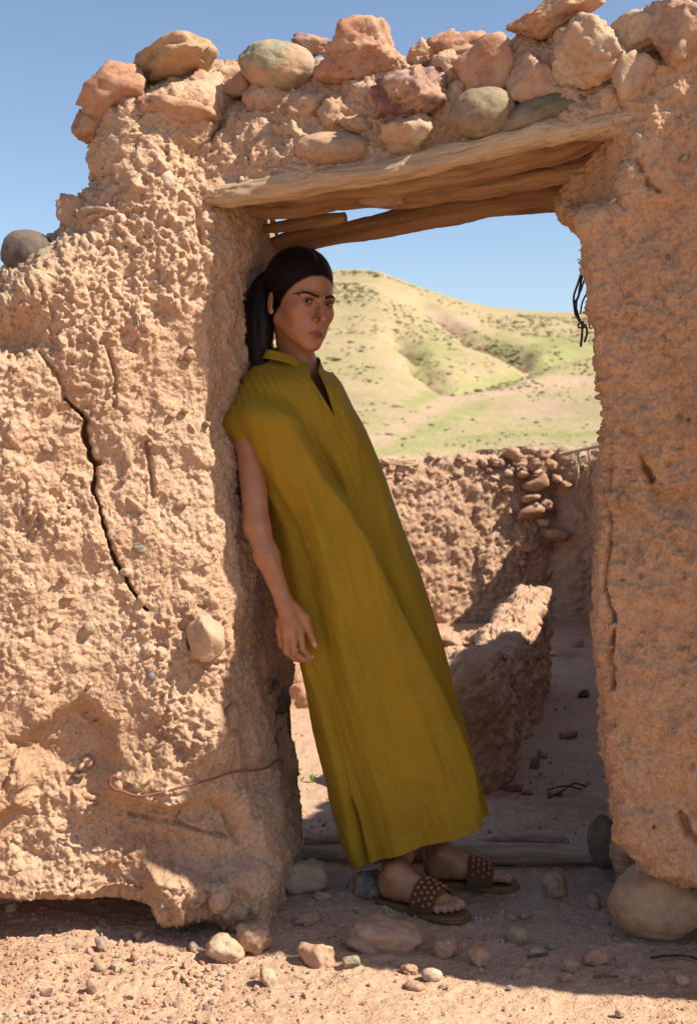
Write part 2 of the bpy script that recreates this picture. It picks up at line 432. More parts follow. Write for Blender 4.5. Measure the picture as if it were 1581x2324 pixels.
# ---- pillar and wall to the left of the doorway
zc, xc = curve([(478, 150), (478, 300), (478, 450), (480, 614), (478, 680), (484, 797), (480, 951), (487, 1026), (478, 1160), (496, 1235),
                (502, 1385), (510, 1440), (503, 1600), (512, 1700), (520, 1800), (560, 1880), (590, 1950), (600, 2010), (600, 2080), (600, 2180)], fL)
zb = np.array([-.1, .1, .35, .6, .9, 1.2, 1.5, 1.8, 2.3]); xb_px = [686, 684, 662, 648, 634, 634, 636, 640, 640]
zl, xl = curve([(-1500, 900), (-600, 800), (-60, 690), (5, 655), (40, 600), (100, 560), (140, 520), (175, 470), (205, 430), (212, 350), (215, 290), (240, 240),
                (300, 215), (330, 190), (400, 180)], fL, .2)
zz = np.arange(-.06, 2.23, .0034); NZ = len(zz)
xF = np.concatenate([-np.geomspace(3.4, 1.0, 26)[:-1], np.arange(-1.0, -.34, .0034)])
nF, nR, nB = len(xF), 150, 40
XC = np.interp(zz, zc, xc); XL = np.interp(zz, zl, xl)
XBK = np.array([at(np.interp(z, zb, xb_px), 1020, .36)[0] for z in zz])
Gp = np.zeros((NZ, nF+nR+nB, 3))
for i, z in enumerate(zz):
    sc = (xF-xF[0])/(xF[-1]-xF[0]); far = xF[0]
    xs = np.where(xF < -1.0, xF, -1.0 + (xF+1.0)/(xF[-1]+1.0)*(XC[i]+1.0))
    ys = fL(xs, z)
    # left end: the wall steps down, the section closes round it in a half circle
    x0_ = max(XL[i], -3.2); k_ = xs < x0_+.17
    e = np.clip((x0_+.17-xs)/.17, 0, 1); yE = fL(x0_+.17, z); yM = .5*(yE+.40)
    ang = e*math.pi/2
    ys = np.where(k_, yM-(yM-yE)*np.cos(ang), ys); xs = np.where(k_, x0_+.17-.17*np.sin(ang), xs)
    # undercut foot
    zb0 = np.interp(xs, [-1.0, -.8, -.6, -.45], [.085, .065, .045, .02]); ys = ys + .30*ss(zb0+.05, zb0-.045, z)*ss(XC[i]-.02, XC[i]-.16, xs)
    t = np.linspace(0, 1, nR+1)[1:]; xc_, yc_ = XC[i], fL(XC[i], z); yb = .40
    xr = xc_+(XBK[i]-xc_)*t**.9; yr = yc_+(yb-yc_)*t
    tb = np.linspace(0, 1, nB-14+1)[1:]; xk = XBK[i]+(x0_+.17-XBK[i])*tb; yk = yb + .02*np.sin(tb*9)
    an = np.linspace(0, math.pi/2, 15)[1:]; yB_ = yk[-1]
    xk = np.concatenate([xk, x0_+.17-.17*np.sin(an)]); yk = np.concatenate([yk, yM+(yB_-yM)*np.cos(an)])
    Gp[i] = np.stack([np.concatenate([xs, xr, xk]), np.concatenate([ys, yr, yk]), np.full(nF+nR+nB, z)], -1)
Gp = smooth_u(Gp, 10, nF-50, nF+50)
# round off the top
topr = ss(2.06, 2.23, Gp[..., 2]); Gp[..., 1] += (.12-Gp[..., 1])*topr*.8
N = grid_normals(Gp); N = -N if N[NZ//2, 60, 1] > 0 else N
qx, qy = proj(Gp); warp = 16*fbm(Gp*9, 3)
clump = np.clip(.72+2.3*fbm(Gp*3.0, 4), .08, 1.3)
ridx = np.arange(nF+nR+nB); onrev = ss(nF-6, nF+8, ridx)[None]
clump = clump*(1-onrev*.88)
HOLP = [(38, 1690), (190, 1588), (250, 1650), (262, 1740), (240, 1800), (300, 1830), (380, 1838), (480, 1815), (560, 1830), (600, 1900),
              (560, 1960), (480, 1990), (420, 1985), (335, 1975), (350, 2040), (340, 2120), (0, 2110), (-300, 2110), (-300, 1860), (0, 1850), (45, 1830), (68, 1760)]
hol = sd_poly(qx+warp, qy+warp*.6, HOLP)
front = 1-onrev
holm = ss(22, -22, hol)*front
D = mud_disp(Gp, clump*(1-.35*holm))
D = D - .062*holm - .02*ss(0, -120, hol)*front
for (bx, by, bw, bh, am) in [(395, 2010, 55, 50, .03), (560, 1960, 75, 75, .035), (470, 1900, 22, 40, .03), (500, 1660, 40, 90, .02), (95, 670, 90, 60, .03), (405, 560, 60, 120, .02),
                             (170, 800, 120, 200, .012), (350, 1750, 80, 60, .02), (440, 1560, 60, 60, -.02), (330, 370, 60, 60, .025), (250, 330, 40, 70, .02), (430, 330, 60, 60, -.03), (40, 765, 80, 40, -.05)]:
    D += am*np.exp(-((qx-bx)/bw)**2-((qy-by)/bh)**2)*front
ck = d_line(qx+.5*warp+5*fbm(Gp*38, 2), qy+.5*warp, [(150, 905), (192, 950), (198, 1000), (222, 1060), (212, 1110), (235, 1180), (245, 1230), (275, 1290), (300, 1340), (332, 1385)])
wid = np.interp(qy, [900, 950, 960, 1110, 1130, 1250, 1380], [1.5, 2.5, 5, 5.5, 3, 3, 1.5])
D -= .085*np.exp(-(ck/(wid*(1+.8*fbm(Gp*40, 2))))**2)*front*ss(880, 930, qy)
for cr in ([(90, 800), (130, 850), (150, 905)], [(245, 800), (262, 860), (255, 940)], [(505, 1420), (512, 1500), (500, 1560), (520, 1700), (535, 1830)], [(600, 1850), (612, 1960), (618, 2060)],
           [(40, 1700), (0, 1790)], [(300, 1860), (420, 1880), (520, 1905)], [(440, 480), (452, 560)], [(330, 1000), (350, 1130)]):
    D -= .02*np.exp(-(d_line(qx+.4*warp, qy+.3*warp, cr)/4.5)**2)
# pits
pt1, pt2, pid = worley(Gp*13+31); D -= .02*np.clip(.28-pt1, 0, 1)/.28*(pid % 6 == 0)
D += .03*onrev*fbm(Gp*np.array([4, 4, 3])+2, 4)
Gp = Gp + N*D[..., None]
left = obj('mud_body', Gp.reshape(-1, 3), grid_faces(NZ, nF+nR+nB, False, True), M['mud'], wall)

# ---- wall to the right of the doorway
zc, xc = curve([(1400, 200), (1390, 270), (1330, 330), (1306, 400), (1298, 455), (1296, 480), (1308, 540), (1318, 590), (1335, 680), (1340, 740), (1348, 800), (1358, 880), (1370, 960), (1372, 1000), (1362, 1060),
                (1352, 1130), (1352, 1200), (1343, 1260), (1338, 1350), (1345, 1430), (1358, 1520), (1362, 1640), (1366, 1760), (1375, 1850), (1400, 1900), (1430, 1925), (1462, 1970), (1475, 2010), (1480, 2200)], fR)
zz2 = np.arange(-.05, 2.75, .004); NZ2 = len(zz2)
xs0 = np.concatenate([np.arange(0, .34, .0038), np.geomspace(.34, 4.2, 40)]); nF2 = len(xs0); nR2 = 60; nB2 = 16
XC2 = np.interp(zz2, zc, xc)
Gr = np.zeros((NZ2, nB2+nR2+nF2, 3))
for i, z in enumerate(zz2):
    x0 = XC2[i]; y0 = fR(x0, z); xs = x0+xs0; ys = fR(xs, z) - .24*ss(1.05, 1.3, xs)*ss(2.5, 2.3, z)  # unseen forward step of the wall, added to cast shade on the ground
    pxx = 790.5+xs/(ys-CAM[1])*FPX; pyy = 1020-(z-1.2)/(y0-CAM[1])*FPX
    ys = ys + .24*ss(1425, 1350, pxx)*ss(500, 420, pyy)
    ys = ys + .42*ss(.20, .10, z); y0 = ys[0]
    t = np.linspace(1, 0, nR2+1)[:-1]; xr = x0+.20*t; yr = y0+.58*t
    xk = np.linspace(x0+4.2, x0+.2, nB2+1)[:-1]; yk = y0+.58+0*xk-.28*(xk-x0-.2)
    Gr[i] = np.stack([np.concatenate([xk, xr, xs]), np.concatenate([yk, yr, ys]), np.full(nB2+nR2+nF2, z)], -1)
a0 = nB2+nR2
Gr = smooth_u(Gr, 7, a0-30, a0+30)
zlim = np.zeros(Gr.shape[:2]); pxr = 790.5+Gr[..., 0]/(Gr[..., 1]-CAM[1])*FPX
zlim = 1.2+(1020-np.interp(pxr, [1380, 1440, 1500, 1581, 1640, 1760], [150, 130, 105, 60, -60, -420]))/FPX*(yP(Gr[..., 0])-CAM[1])
Gr[..., 2] = np.minimum(Gr[..., 2], zlim); Gr[..., 1] += .25*ss(-.06, .0, Gr[..., 2]-zlim)*(Gr[..., 1] < yP(Gr[..., 0])+.2)*(pxr < 1700)
N = grid_normals(Gr); N = -N if N[NZ2//2, a0+30, 1] > 0 else N
qx, qy = proj(Gr); warp = 12*fbm(Gr*9, 3)
clump = np.clip(.50+1.1*fbm(Gr*4, 3), .10, 1.0)
# vertical raked texture, as straw and rain leave it
fz = 5*fbm(Gr*36, 2)
D = mud_disp(Gr, clump)*.9 + .004*ss(.1, .5, fbm(Gr*18+3, 4)) + .004*fbm(Gr*np.array([45, 45, 14]), 4)
D -= .035*np.exp(-((d_line(qx+.9*warp, qy, [(1385, 1060), (1376, 1150), (1384, 1250), (1378, 1330), (1388, 1420), (1392, 1560)])+fz)/4)**2)
D -= .05*np.exp(-((d_line(qx+.9*warp, qy+.9*warp, [(1455, 1035), (1462, 1060), (1475, 1085)])+fz)/6)**2)
D -= .022*np.exp(-((sd_poly(qx+2*warp, qy+2*warp, [(1470, 1100), (1500, 1130), (1560, 1130), (1640, 1100), (1640, 1180), (1560, 1165), (1490, 1150)])).clip(0)/14)**2)
D -= .05*np.exp(-((qx-1600)/60)**2-((qy-1040)/60)**2) - .03*np.exp(-((qx-1575)/35)**2-((qy-1000)/120)**2)
D -= .04*np.exp(-((d_line(qx+1.2*warp, qy+.9*warp, [(1540, 1850), (1560, 1890), (1600, 1920)])+fz)/9)**2)
D -= .018*np.exp(-((d_line(qx+1.2*warp, qy+.9*warp, [(1440, 360), (1470, 420), (1500, 440)])+fz)/4)**2)
D += .03*np.exp(-((qx-1350)/25)**2-((qy-1180)/90)**2)*0 + .02*np.exp(-((qx-1430)/50)**2-((qy-1900)/60)**2)
D -= .005*ss(.15, .6, np.abs(fbm(Gr*np.array([16, 16, 5])+5, 3)))
pt1, pt2, pid = worley(Gr*30+31); D -= .014*np.clip(.33-pt1, 0, 1)/.33*(pid % 3 == 0)
pt1, pt2, pid = worley(Gr*70+3); D += .005*np.sqrt(np.clip(1-(pt1/.4)**2, 0, 1))*(pid % 4 == 0)
Gr = Gr + N*D[..., None]
right = obj('mud_body', Gr.reshape(-1, 3), grid_faces(NZ2, nB2+nR2+nF2, False, True), M['mud_shade_tint'], wall)

# ---- mud core over the lintel, swept along the wall
tpx = [470, 500, 560, 640, 710, 740, 830, 930, 1000, 1060, 1130, 1200, 1300, 1400, 1500, 1581, 1800, 3000]
tpy = [215, 200, 190, 165, 130, 115, 95, 105, 105, 100, 75, 45, 25, 50, 45, 10, -150, -400]
bpx = [470, 520, 700, 850, 1000, 1150, 1250, 1400, 1600, 3000]; bpy_ = [455, 435, 405, 385, 362, 330, 300, 300, 330, 330]
xs = np.concatenate([np.arange(-.37, .86, .005), np.geomspace(.86, 4.0, 24)[1:]]); nx = len(xs); nv = 90; nt_, nk = 50, 16
Gt = np.zeros((nx, nv+nt_+nk, 3))
for i, x in enumerate(xs):
    y = float(yP(x)); s = (y-CAM[1]); pxl = 790.5+x/s*FPX
    zt = at(pxl, np.interp(pxl, tpx, tpy), y)[2]; zb_ = at(pxl, np.interp(pxl, bpx, bpy_), y)[2]
    z = np.linspace(zb_, zt, nv); yy = y + .030 + .11*((z-zb_)/(zt-zb_))**2
    yt = np.linspace(yy[-1], y+.5, nt_+1)[1:]; ztp = zt + .03*np.sin(np.linspace(0, math.pi, nt_))
    zk = np.linspace(zt, zb_+.045, nk+1)[1:]
    Gt[i] = np.stack([np.full(nv+nt_+nk, x), np.concatenate([yy, yt, np.full(nk, y+.5)]), np.concatenate([z, ztp, zk])], -1)
N = grid_normals(Gt); N = -N if N[nx//3, 20, 1] > 0 else N
D = mud_disp(Gt, np.clip(.5+.8*fbm(Gt*5, 3), .1, .9))*1.2 + .02*fbm(Gt*7, 3)
Gt = Gt+N*D[..., None]
core = obj('mud_infill', Gt.reshape(-1, 3), grid_faces(nx, nv+nt_+nk, False, True), M['mud'], wall)
# ---- timber
def mat_wood(name, c1, c2, c3):
    m, t, b = nodes(name); v = coords(t, (3.2, 1, 1), attr='grain'); v2 = coords(t, (1, 14, 14), attr='grain')
    n1 = noise_n(t, 1.2, 4, .6, v, .4); n2 = noise_n(t, 1.0, 5, .7, coords(t, (5, 3.2, 3.2), attr='grain'), 1.2); n3 = noise_n(t, 3.0, 4, .7, coords(t, (4, 9, 9), attr='grain'), .5)
    c = ramp(t, n1, [(.3, c1), (.5, c2), (.72, c3)])
    c = mixc(t, .85, c, ramp(t, n2, [(.30, (.45, .38, .33)), (.37, (.92, .9, .88)), (.7, (1.12, 1.1, 1.08))]), 'MULTIPLY')
    c = mixc(t, .6, c, ramp(t, n3, [(.3, (.5, .45, .42)), (.5, (1, 1, 1)), (.8, (1.2, 1.2, 1.2))]), 'MULTIPLY')
    t.links.new(c, b.inputs['Base Color']); b.inputs['Roughness'].default_value = .8; b.inputs['Specular IOR Level'].default_value = .2
    bump(t, b, [(n2, .6, .004), (n3, .5, .0018)])
    return m
M['wood'] = mat_wood('weathered_poplar', (.38, .25, .145), (.48, .335, .205), (.56, .42, .28))
M['wood_dark'] = mat_wood('smoke_brown_timber', (.22, .115, .055), (.33, .19, .10), (.40, .25, .14))
M['wood_grey'] = mat_wood('silvered_timber', (.36, .25, .18), (.46, .34, .25), (.56, .45, .35))
def flat_mat(name, col, rough=.7, spec=.3, metal=0):
    m, t, b = nodes(name); v = coords(t); n = noise_n(t, 40, 4, .6, v)
    c = ramp(t, n, [(.3, tuple(x*.7 for x in col)), (.6, col), (.85, tuple(min(1, x*1.25) for x in col))])
    t.links.new(c, b.inputs['Base Color']); b.inputs['Roughness'].default_value = rough
    b.inputs['Specular IOR Level'].default_value = spec; b.inputs['Metallic'].default_value = metal
    return m
M['rust'] = flat_mat('rusted_wire', (.20, .085, .055), .75)
M['vine'] = flat_mat('dry_black_vine', (.045, .028, .022), .55)
M['straw'] = flat_mat('straw', (.50, .38, .22), .8)
M['twig'] = flat_mat('dark_twig', (.16, .09, .06), .85)
M['leaf'] = flat_mat('fresh_weed_leaf', (.12, .22, .04), .6)
def interp_path(pts, n):
    P = np.array(pts, float); d = np.r_[0, np.cumsum(np.linalg.norm(np.diff(P[:, :3], axis=0), axis=1))]
    # Catmull-Rom through the points
    t = np.linspace(0, d[-1], n); out = np.zeros((n, P.shape[1]))
    m = np.gradient(P, d, axis=0)
    k = np.clip(np.searchsorted(d, t, 'right')-1, 0, len(d)-2); h = (d[k+1]-d[k])[:, None]; s = ((t-d[k])/h[:, 0])[:, None]
    return (2*s**3-3*s**2+1)*P[k]+(s**3-2*s**2+s)*h*m[k]+(-2*s**3+3*s**2)*P[k+1]+(s**3-s**2)*h*m[k+1], t
def tube(name, pts, mat, parent=None, n=60, seg=10, flat=1.0, disp=None, caps=True, seed=0, upv=(0, 0, 1), loc=None):
    "pts: x y z radius; flat squashes it vertically"
    Q, t = interp_path(pts, n); C, rad = Q[:, :3], Q[:, 3]
    T = np.gradient(C, axis=0); T /= np.linalg.norm(T, axis=1)[:, None]
    up = np.tile(np.array(upv, float), (n, 1)); S = np.cross(T, up); bad = np.linalg.norm(S, axis=1) < .05
    S[bad] = np.cross(T[bad], np.array([1, 0, 0])); S /= np.linalg.norm(S, axis=1)[:, None]; U = np.cross(S, T)
    a = np.linspace(0, 2*math.pi, seg, endpoint=False)
    D = np.cos(a)[None, :, None]*S[:, None]+np.sin(a)[None, :, None]*U[:, None]*flat
    r = np.tile(rad[:, None], (1, seg))
    gr = np.stack([np.tile(t[:, None], (1, seg)), np.cos(a)[None]*rad[:, None], np.sin(a)[None]*rad[:, None]], -1)
    g = gr*np.array([1, 30, 30]) + seed*11.7
    if disp: r = r + disp(g, t, a, rad)
    V = C[:, None]+D*r[..., None]
    V = V.reshape(-1, 3); F = grid_faces(n, seg, False, True).tolist(); G = gr.reshape(-1, 3)*np.array([1, 30, 30])+seed*5.3
    if caps:
        V = np.vstack([V, C[:1]-T[:1]*rad[0]*.25, C[-1:]+T[-1:]*rad[-1]*.25]); G = np.vstack([G, G[:1], G[-1:]])
        k = n*seg
        for j in range(seg): F.append([k, (j+1) % seg, j]); F.append([k+1, (n-1)*seg+j, (n-1)*seg+(j+1) % seg])
    return obj(name, V, F, mat, parent, loc=(C[n//2] if loc is None else loc), attrs={'grain': G})
def log_disp(amp=.006, groove=.004, knots=()):
    def f(g, t, a, rad):
        p = g*np.array([1, 1, 1])
        lo = fbm(np.stack([g[..., 0]*5, g[..., 1]*.6, g[..., 2]*.6], -1), 4)*amp*2.2
        gv = fbm(np.stack([g[..., 0]*2.2, g[..., 1]*4.5, g[..., 2]*4.5], -1), 4)
        h = lo - groove*np.exp(-(gv/.10)**2) + .0012*fbm(np.stack([g[..., 0]*14, g[..., 1]*9, g[..., 2]*9], -1), 3)
        for (kt, ka, kr, kh) in knots:
            da = np.angle(np.exp(1j*(a-ka)))
            h = h + kh*np.exp(-((t[:, None]-kt)/kr)**2-(da[None]*rad[:, None]/kr)**2)
        return h
    return f
def px_path(pts, f, offs):
    out = []
    for (a, b, r) in pts:
        c = on(a, b, f, offs); out.append((*c, r*(c[1]-CAM[1])/FPX))
    return out
def log(pts, off, mat, seed, label=None, n=240, seg=56, **k):
    o = tube('lintel_log', px_path(pts, lambda x, z: yP(x), off), mat, wall, n=n, seg=seg, disp=log_disp(**k), seed=seed)
    if label: o['label'] = label
    return o
log([(470, 449, 20), (500, 447, 23), (560, 440, 27), (650, 427, 30), (760, 409, 28), (870, 395, 28), (960, 374, 25), (1050, 350, 26), (1120, 330, 28), (1175, 317, 29), (1215, 303, 30), (1270, 299, 22), (1330, 288, 23), (1400, 270, 17), (1470, 260, 13)],
    .02, M['wood'], 1, amp=.005, groove=.0034, knots=((.86, 2.0, .035, .014), (.42, 3.6, .02, -.008), (.05, 3.9, .03, .006)))
tube('lintel_log', px_path([(520, 448, 14), (700, 436, 24), (850, 424, 29), (980, 406, 31), (1100, 384, 32), (1190, 364, 33), (1270, 346, 31), (1345, 318, 24), (1420, 290, 14)], lambda x, z: yP(x), .15), M['wood_dark'], wall, n=200, seg=48, flat=.8, disp=log_disp(.006, .002), seed=2)
log([(560, 478, 15), (620, 474, 21), (740, 462, 24), (800, 456, 23), (860, 449, 24), (960, 436, 28), (1060, 424, 29), (1160, 410, 29), (1260, 392, 29), (1360, 372, 24)], .24, M['wood_dark'], 3, n=200, seg=48, amp=.006, groove=.003)
log([(600, 520, 10), (650, 512, 12), (710, 504, 13), (760, 497, 13), (785, 492, 10)], .36, M['wood_dark'], 4, label='short thin stub of timber tied over the back beam', n=90, seg=28, amp=.003, groove=.001)
log([(620, 560, 22), (680, 548, 27), (780, 528, 26), (840, 517, 26), (900, 504, 29), (1000, 481, 33), (1100, 462, 35), (1200, 450, 36), (1300, 444, 36), (1380, 442, 34)], .50, M['wood_dark'], 5, n=200, seg=48, amp=.004, groove=.003)

# ---- rocks bedded in the wall
def ws(*a, **k):
    if a[1] < 345 and 's' not in k: a = (a[0], a[1], a[2]*1.1, a[3]*1.13)+a[4:]
    k.pop('s', None)
    if a[4] is fL and a[1] > 1560 and sd_poly(np.array([float(a[0])]), np.array([float(a[1])]), HOLP)[0] < 12: k['off'] = k.get('off', 0)+.072
    if a[1] < 345: k['off'] = k.get('off', 0)+.006
    k.setdefault('parent', wall); k.setdefault('seed', ws.n); ws.n += 1
    return px_stone('stone', *a, **k)
ws.n = 100
fT = fTop
S = ST
# top of the left pillar
ws(258, 208, 165, 118, fT, S['red'], tilt=28, off=.06, seed=3, rough=1.2)
ws(196, 285, 62, 72, fT, S['red'], tilt=-20, off=.08, seed=9)
ws(235, 300, 90, 50, fT, S['pink'], tilt=30, off=.09, seed=10)
ws(402, 143, 176, 82, fT, S['ochre'], tilt=8, off=.06, seed=21, depth=.24)
ws(385, 196, 110, 80, fT, M['mud'], 'blob', off=.10, seed=22)
ws(455, 200, 78, 80, fT, S['pink'], off=.03, seed=24)
ws(525, 190, 100, 78, fT, S['pink'], off=.12, seed=25)
ws(400, 258, 186, 82, fT, S['red'], 'blob', tilt=-4, off=.02, seed=27, depth=.2)
ws(330, 300, 60, 80, fT, M['mud'], 'blob', off=.05, seed=28)
# lintel course
ws(632, 152, 166, 104, fT, S['green'], 'round', tilt=-6, off=.06, seed=31, sub=5, rough=2.2)
ws(612, 232, 112, 100, fT, M['mud'], 'blob', off=.07, seed=32)
ws(708, 103, 84, 50, fT, S['purple'], off=.22, seed=33)
ws(828, 138, 212, 152, fT, S['red'], 'angular', off=.06, seed=134, sub=5, rough=1.3, depth=.2)
ws(955, 118, 62, 56, fT, S['pink'], off=.16, seed=35)
ws(1003, 100, 76, 44, fT, S['red'], tilt=20, off=.18, seed=36)
ws(1035, 88, 40, 30, fT, S['pink'], off=.2, seed=37)
ws(692, 248, 104, 86, fT, S['pink'], 'blob', off=.03, seed=38, rough=2)
ws(757, 258, 76, 84, fT, S['pink'], 'blob', off=.02, seed=39, rough=2)
ws(812, 284, 74, 46, fT, S['pink'], 'blob', off=.01, seed=40)
ws(938, 218, 186, 112, fT, S['purple'], tilt=30, off=.0, seed=141, depth=.2, rough=1.4, sub=5)
ws(930, 308, 132, 98, fT, S['pale'], tilt=-18, off=.0, seed=42, depth=.15)
ws(612, 342, 118, 92, fT, S['pink'], off=.03, seed=43)
ws(756, 340, 166, 72, fT, S['tan'], 'round', off=-.01, seed=44, sub=5)
ws(852, 325, 50, 64, fT, S['tan'], 'round', off=.05, seed=45)
ws(1094, 258, 138, 104, fT, S['olive'], 'round', tilt=8, off=-.03, seed=46, sub=5, rough=.5)
ws(1252, 46, 250, 82, fT, S['red'], tilt=20, off=.05, seed=147, depth=.22, sub=5)
ws(1062, 112, 156, 56, fT, S['red'], tilt=12, off=.10, seed=48)
ws(1108, 160, 138, 128, fT, S['red'], tilt=30, off=.03, seed=49)
ws(1204, 190, 112, 124, fT, S['pink'], off=.01, seed=50)
ws(1338, 118, 182, 156, fT, S['pale'], tilt=20, off=-.01, seed=151, sub=5, depth=.2)
ws(1456, 80, 112, 108, fT, S['pale'], tilt=30, off=.02, seed=152)
ws(1430, 190, 118, 112, fT, S['pale'], tilt=-35, off=-.02, seed=153)
ws(1562, 96, 170, 215, fT, S['pink'], tilt=10, off=.0, seed=154, sub=5, depth=.2)
ws(1520, 60, 90, 110, fT, S['pale'], tilt=30, off=.05, seed=171)
ws(1235, 262, 212, 76, fT, S['olive'], 'round', tilt=18, off=.02, seed=55, sub=5)
ws(1385, 232, 110, 92, fT, M['mud'], 'blob', off=.0, seed=56)
ws(1250, 150, 90, 90, fT, M['mud'], 'blob', off=.05, seed=57)
ws(1020, 160, 90, 90, fT, M['mud'], 'blob', off=.05, seed=58)
ws(1476, 326, 88, 90, fR, S['pale'], tilt=-40, off=.0, seed=159, depth=.05)
ws(1555, 245, 70, 60, fR, S['pink'], tilt=10, off=.02, seed=60)
ws(900, 165, 60, 40, fT, S['pink'], off=.08, seed=61)
ws(868, 448, 116, 46, lambda x, z: yP(x), S['tan'], 'blob', off=.2, seed=62)
ws(690, 300, 60, 40, fT, M['mud'], 'blob', off=.03, seed=63)
# packing between the bigger rocks
rr = np.random.default_rng(77)
for k in range(64):
    a_ = rr.uniform(500, 1480); top_ = np.interp(a_, tpx, tpy)+22; bot_ = np.interp(a_, bpx, bpy_)-22; b_ = rr.uniform(top_, bot_); w_ = rr.uniform(22, 52)
    mt_ = [M['mud'], S['pink'], S['red'], S['pale']][rr.choice(4, p=[.4, .25, .2, .15])]
    ws(a_, b_, w_, w_*rr.uniform(.55, .95), fT, mt_, 'angular' if k % 3 else 'blob', tilt=rr.uniform(-30, 30), off=rr.uniform(.03, .07), seed=900+k, sub=3, rough=1.3, s=1)
# stepped end on the left
ws(166, 478, 84, 96, fL, S['pink'], tilt=40, off=.14, seed=70)
ws(226, 488, 112, 40, fL, S['tan'], tilt=10, off=.03, seed=71, depth=.1)
ws(62, 575, 122, 108, fL, S['dark'], 'round', off=.16, seed=72, rough=2)
ws(122, 588, 78, 58, fL, S['green'], tilt=15, off=.06, seed=73)
ws(55, 650, 118, 96, fL, S['pink'], tilt=20, off=.10, seed=74)
ws(-20, 690, 110, 90, fL, S['pink'], tilt=-10, off=.12, seed=75)
ws(292, 526, 72, 56, fL, S['tan'], off=.02, seed=76, depth=.06)
ws(290, 400, 80, 70, fL, S['pink'], tilt=-30, off=.03, seed=77, depth=.08)
# small ones in the plaster face
for k, (a, b_, w_, h_, mt, kd, tl) in enumerate([(289, 1030, 34, 84, 'green', 'angular', 6), (258, 903, 30, 24, 'pale', 'blob', 0), (256, 938, 38, 42, 'pale', 'blob', 0), (298, 773, 20, 12, 'pale', 'round', 0),
        (470, 962, 20, 14, 'ochre', 'angular', 0), (322, 1187, 20, 16, 'grey', 'round', 0), (305, 1145, 62, 22, 'pale', 'angular', -35), (415, 1142, 34, 20, 'pink', 'angular', 20), (320, 1247, 44, 26, 'green', 'angular', 10),
        (286, 1298, 32, 22, 'pale', 'blob', 0), (350, 1328, 30, 14, 'pale', 'angular', 0), (322, 1362, 26, 30, 'pale', 'blob', 0), (155, 1355, 30, 14, 'ochre', 'angular', 0), (155, 970, 28, 18, 'grey', 'round', 0),
        (466, 1443, 100, 112, 'pale', 'angular', -6), (345, 1535, 22, 22, 'grey', 'round', 0), (398, 1838, 26, 30, 'white', 'angular', 0), (270, 1785, 28, 34, 'red', 'blob', 0), (178, 1760, 38, 14, 'dark', 'angular', 15),
        (205, 1808, 44, 20, 'pink', 'angular', -20), (185, 1990, 24, 14, 'grey', 'round', 0), (500, 2034, 62, 76, 'pale', 'blob', 0), (232, 755, 24, 20, 'pale', 'angular', 0), (178, 663, 16, 20, 'dark', 'angular', 0),
        (385, 530, 26, 18, 'dark', 'round', 0), (455, 550, 14, 10, 'green', 'angular', 0), (110, 1020, 24, 20, 'grey', 'angular', 0), (52, 1250, 18, 16, 'green', 'round', 0), (30, 1572, 16, 12, 'white', 'angular', 0),
        (150, 1310, 22, 24, 'pink', 'blob', 0), (430, 805, 30, 30, 'pink', 'blob', 0), (64, 1485, 26, 22, 'ochre', 'angular', 0), (345, 975, 18, 14, 'purple', 'angular', 0)]):
    big_ = w_ > 60 and h_ > 60
    ws(a, b_, w_, h_, fL, S[mt], kd, tilt=tl, off=(-.03 if big_ else -.004), seed=300+k, sub=4 if big_ else 3, depth=(.11 if big_ else .03))
ws(378, 408, 40, 66, fL, S['white'], 'round', tilt=20, off=-.005, seed=360, depth=.06)
rr = np.random.default_rng(41)
for k in range(46):
    a_ = rr.uniform(10, 460); b_ = rr.uniform(640, 1960); w_ = rr.choice([9, 12, 16, 22, 28], p=[.3, .3, .2, .12, .08])
    ws(a_, b_, w_, w_*rr.uniform(.6, 1.1), fL, S[rr.choice(['pale', 'pink', 'grey', 'ochre', 'pale', 'purple', 'green'])], ['round', 'angular', 'blob'][k % 3], tilt=rr.uniform(-40, 40), off=rr.uniform(-.008, .004), seed=1000+k, sub=3, depth=.03, s=1)
for k in range(34):
    a_ = rr.uniform(1380, 1575); b_ = rr.uniform(420, 1880); w_ = rr.choice([8, 11, 15, 21], p=[.35, .3, .22, .13])
    ws(a_, b_, w_, w_*rr.uniform(.6, 1.1), fR, S[rr.choice(['pale', 'pink', 'grey', 'ochre', 'tan', 'purple'])], ['round', 'angular', 'blob'][k % 3], tilt=rr.uniform(-40, 40), off=rr.uniform(-.012, .0), seed=1100+k, sub=3, depth=.03, s=1)
# stones in the side of the doorway
def fRev(x, z): return -.05+0*x
for k, (a, b_, w_, h_, mt, kd, yy) in enumerate([(522, 1628, 52, 78, 'tan', 'round', -.12), (516, 1522, 40, 54, 'tan', 'blob', -.12), (639, 1592, 44, 56, 'dark', 'round', .30), (628, 1640, 34, 44, 'pink', 'blob', .25),
        (612, 1690, 46, 60, 'dark', 'angular', .16), (556, 1815, 66, 90, 'tan', 'blob', -.05), (600, 1815, 30, 76, 'grey', 'round', .06), (570, 1130, 22, 20, 'grey', 'round', .02), (590, 945, 60, 60, 'pink', 'angular', .08),
        (618, 1945, 56, 70, 'pink', 'blob', .0), (560, 2000, 110, 110, 'pink', 'blob', -.12), (602, 1995, 50, 60, 'tan', 'angular', -.04), (625, 1555, 20, 24, 'dark', 'angular', .2), (655, 1840, 40, 90, 'red', 'blob', .32)]):
    ws(a, b_, w_, h_, (lambda x, z, y=yy: y), S[mt], kd, off=.0, seed=400+k, sub=4, depth=.09)
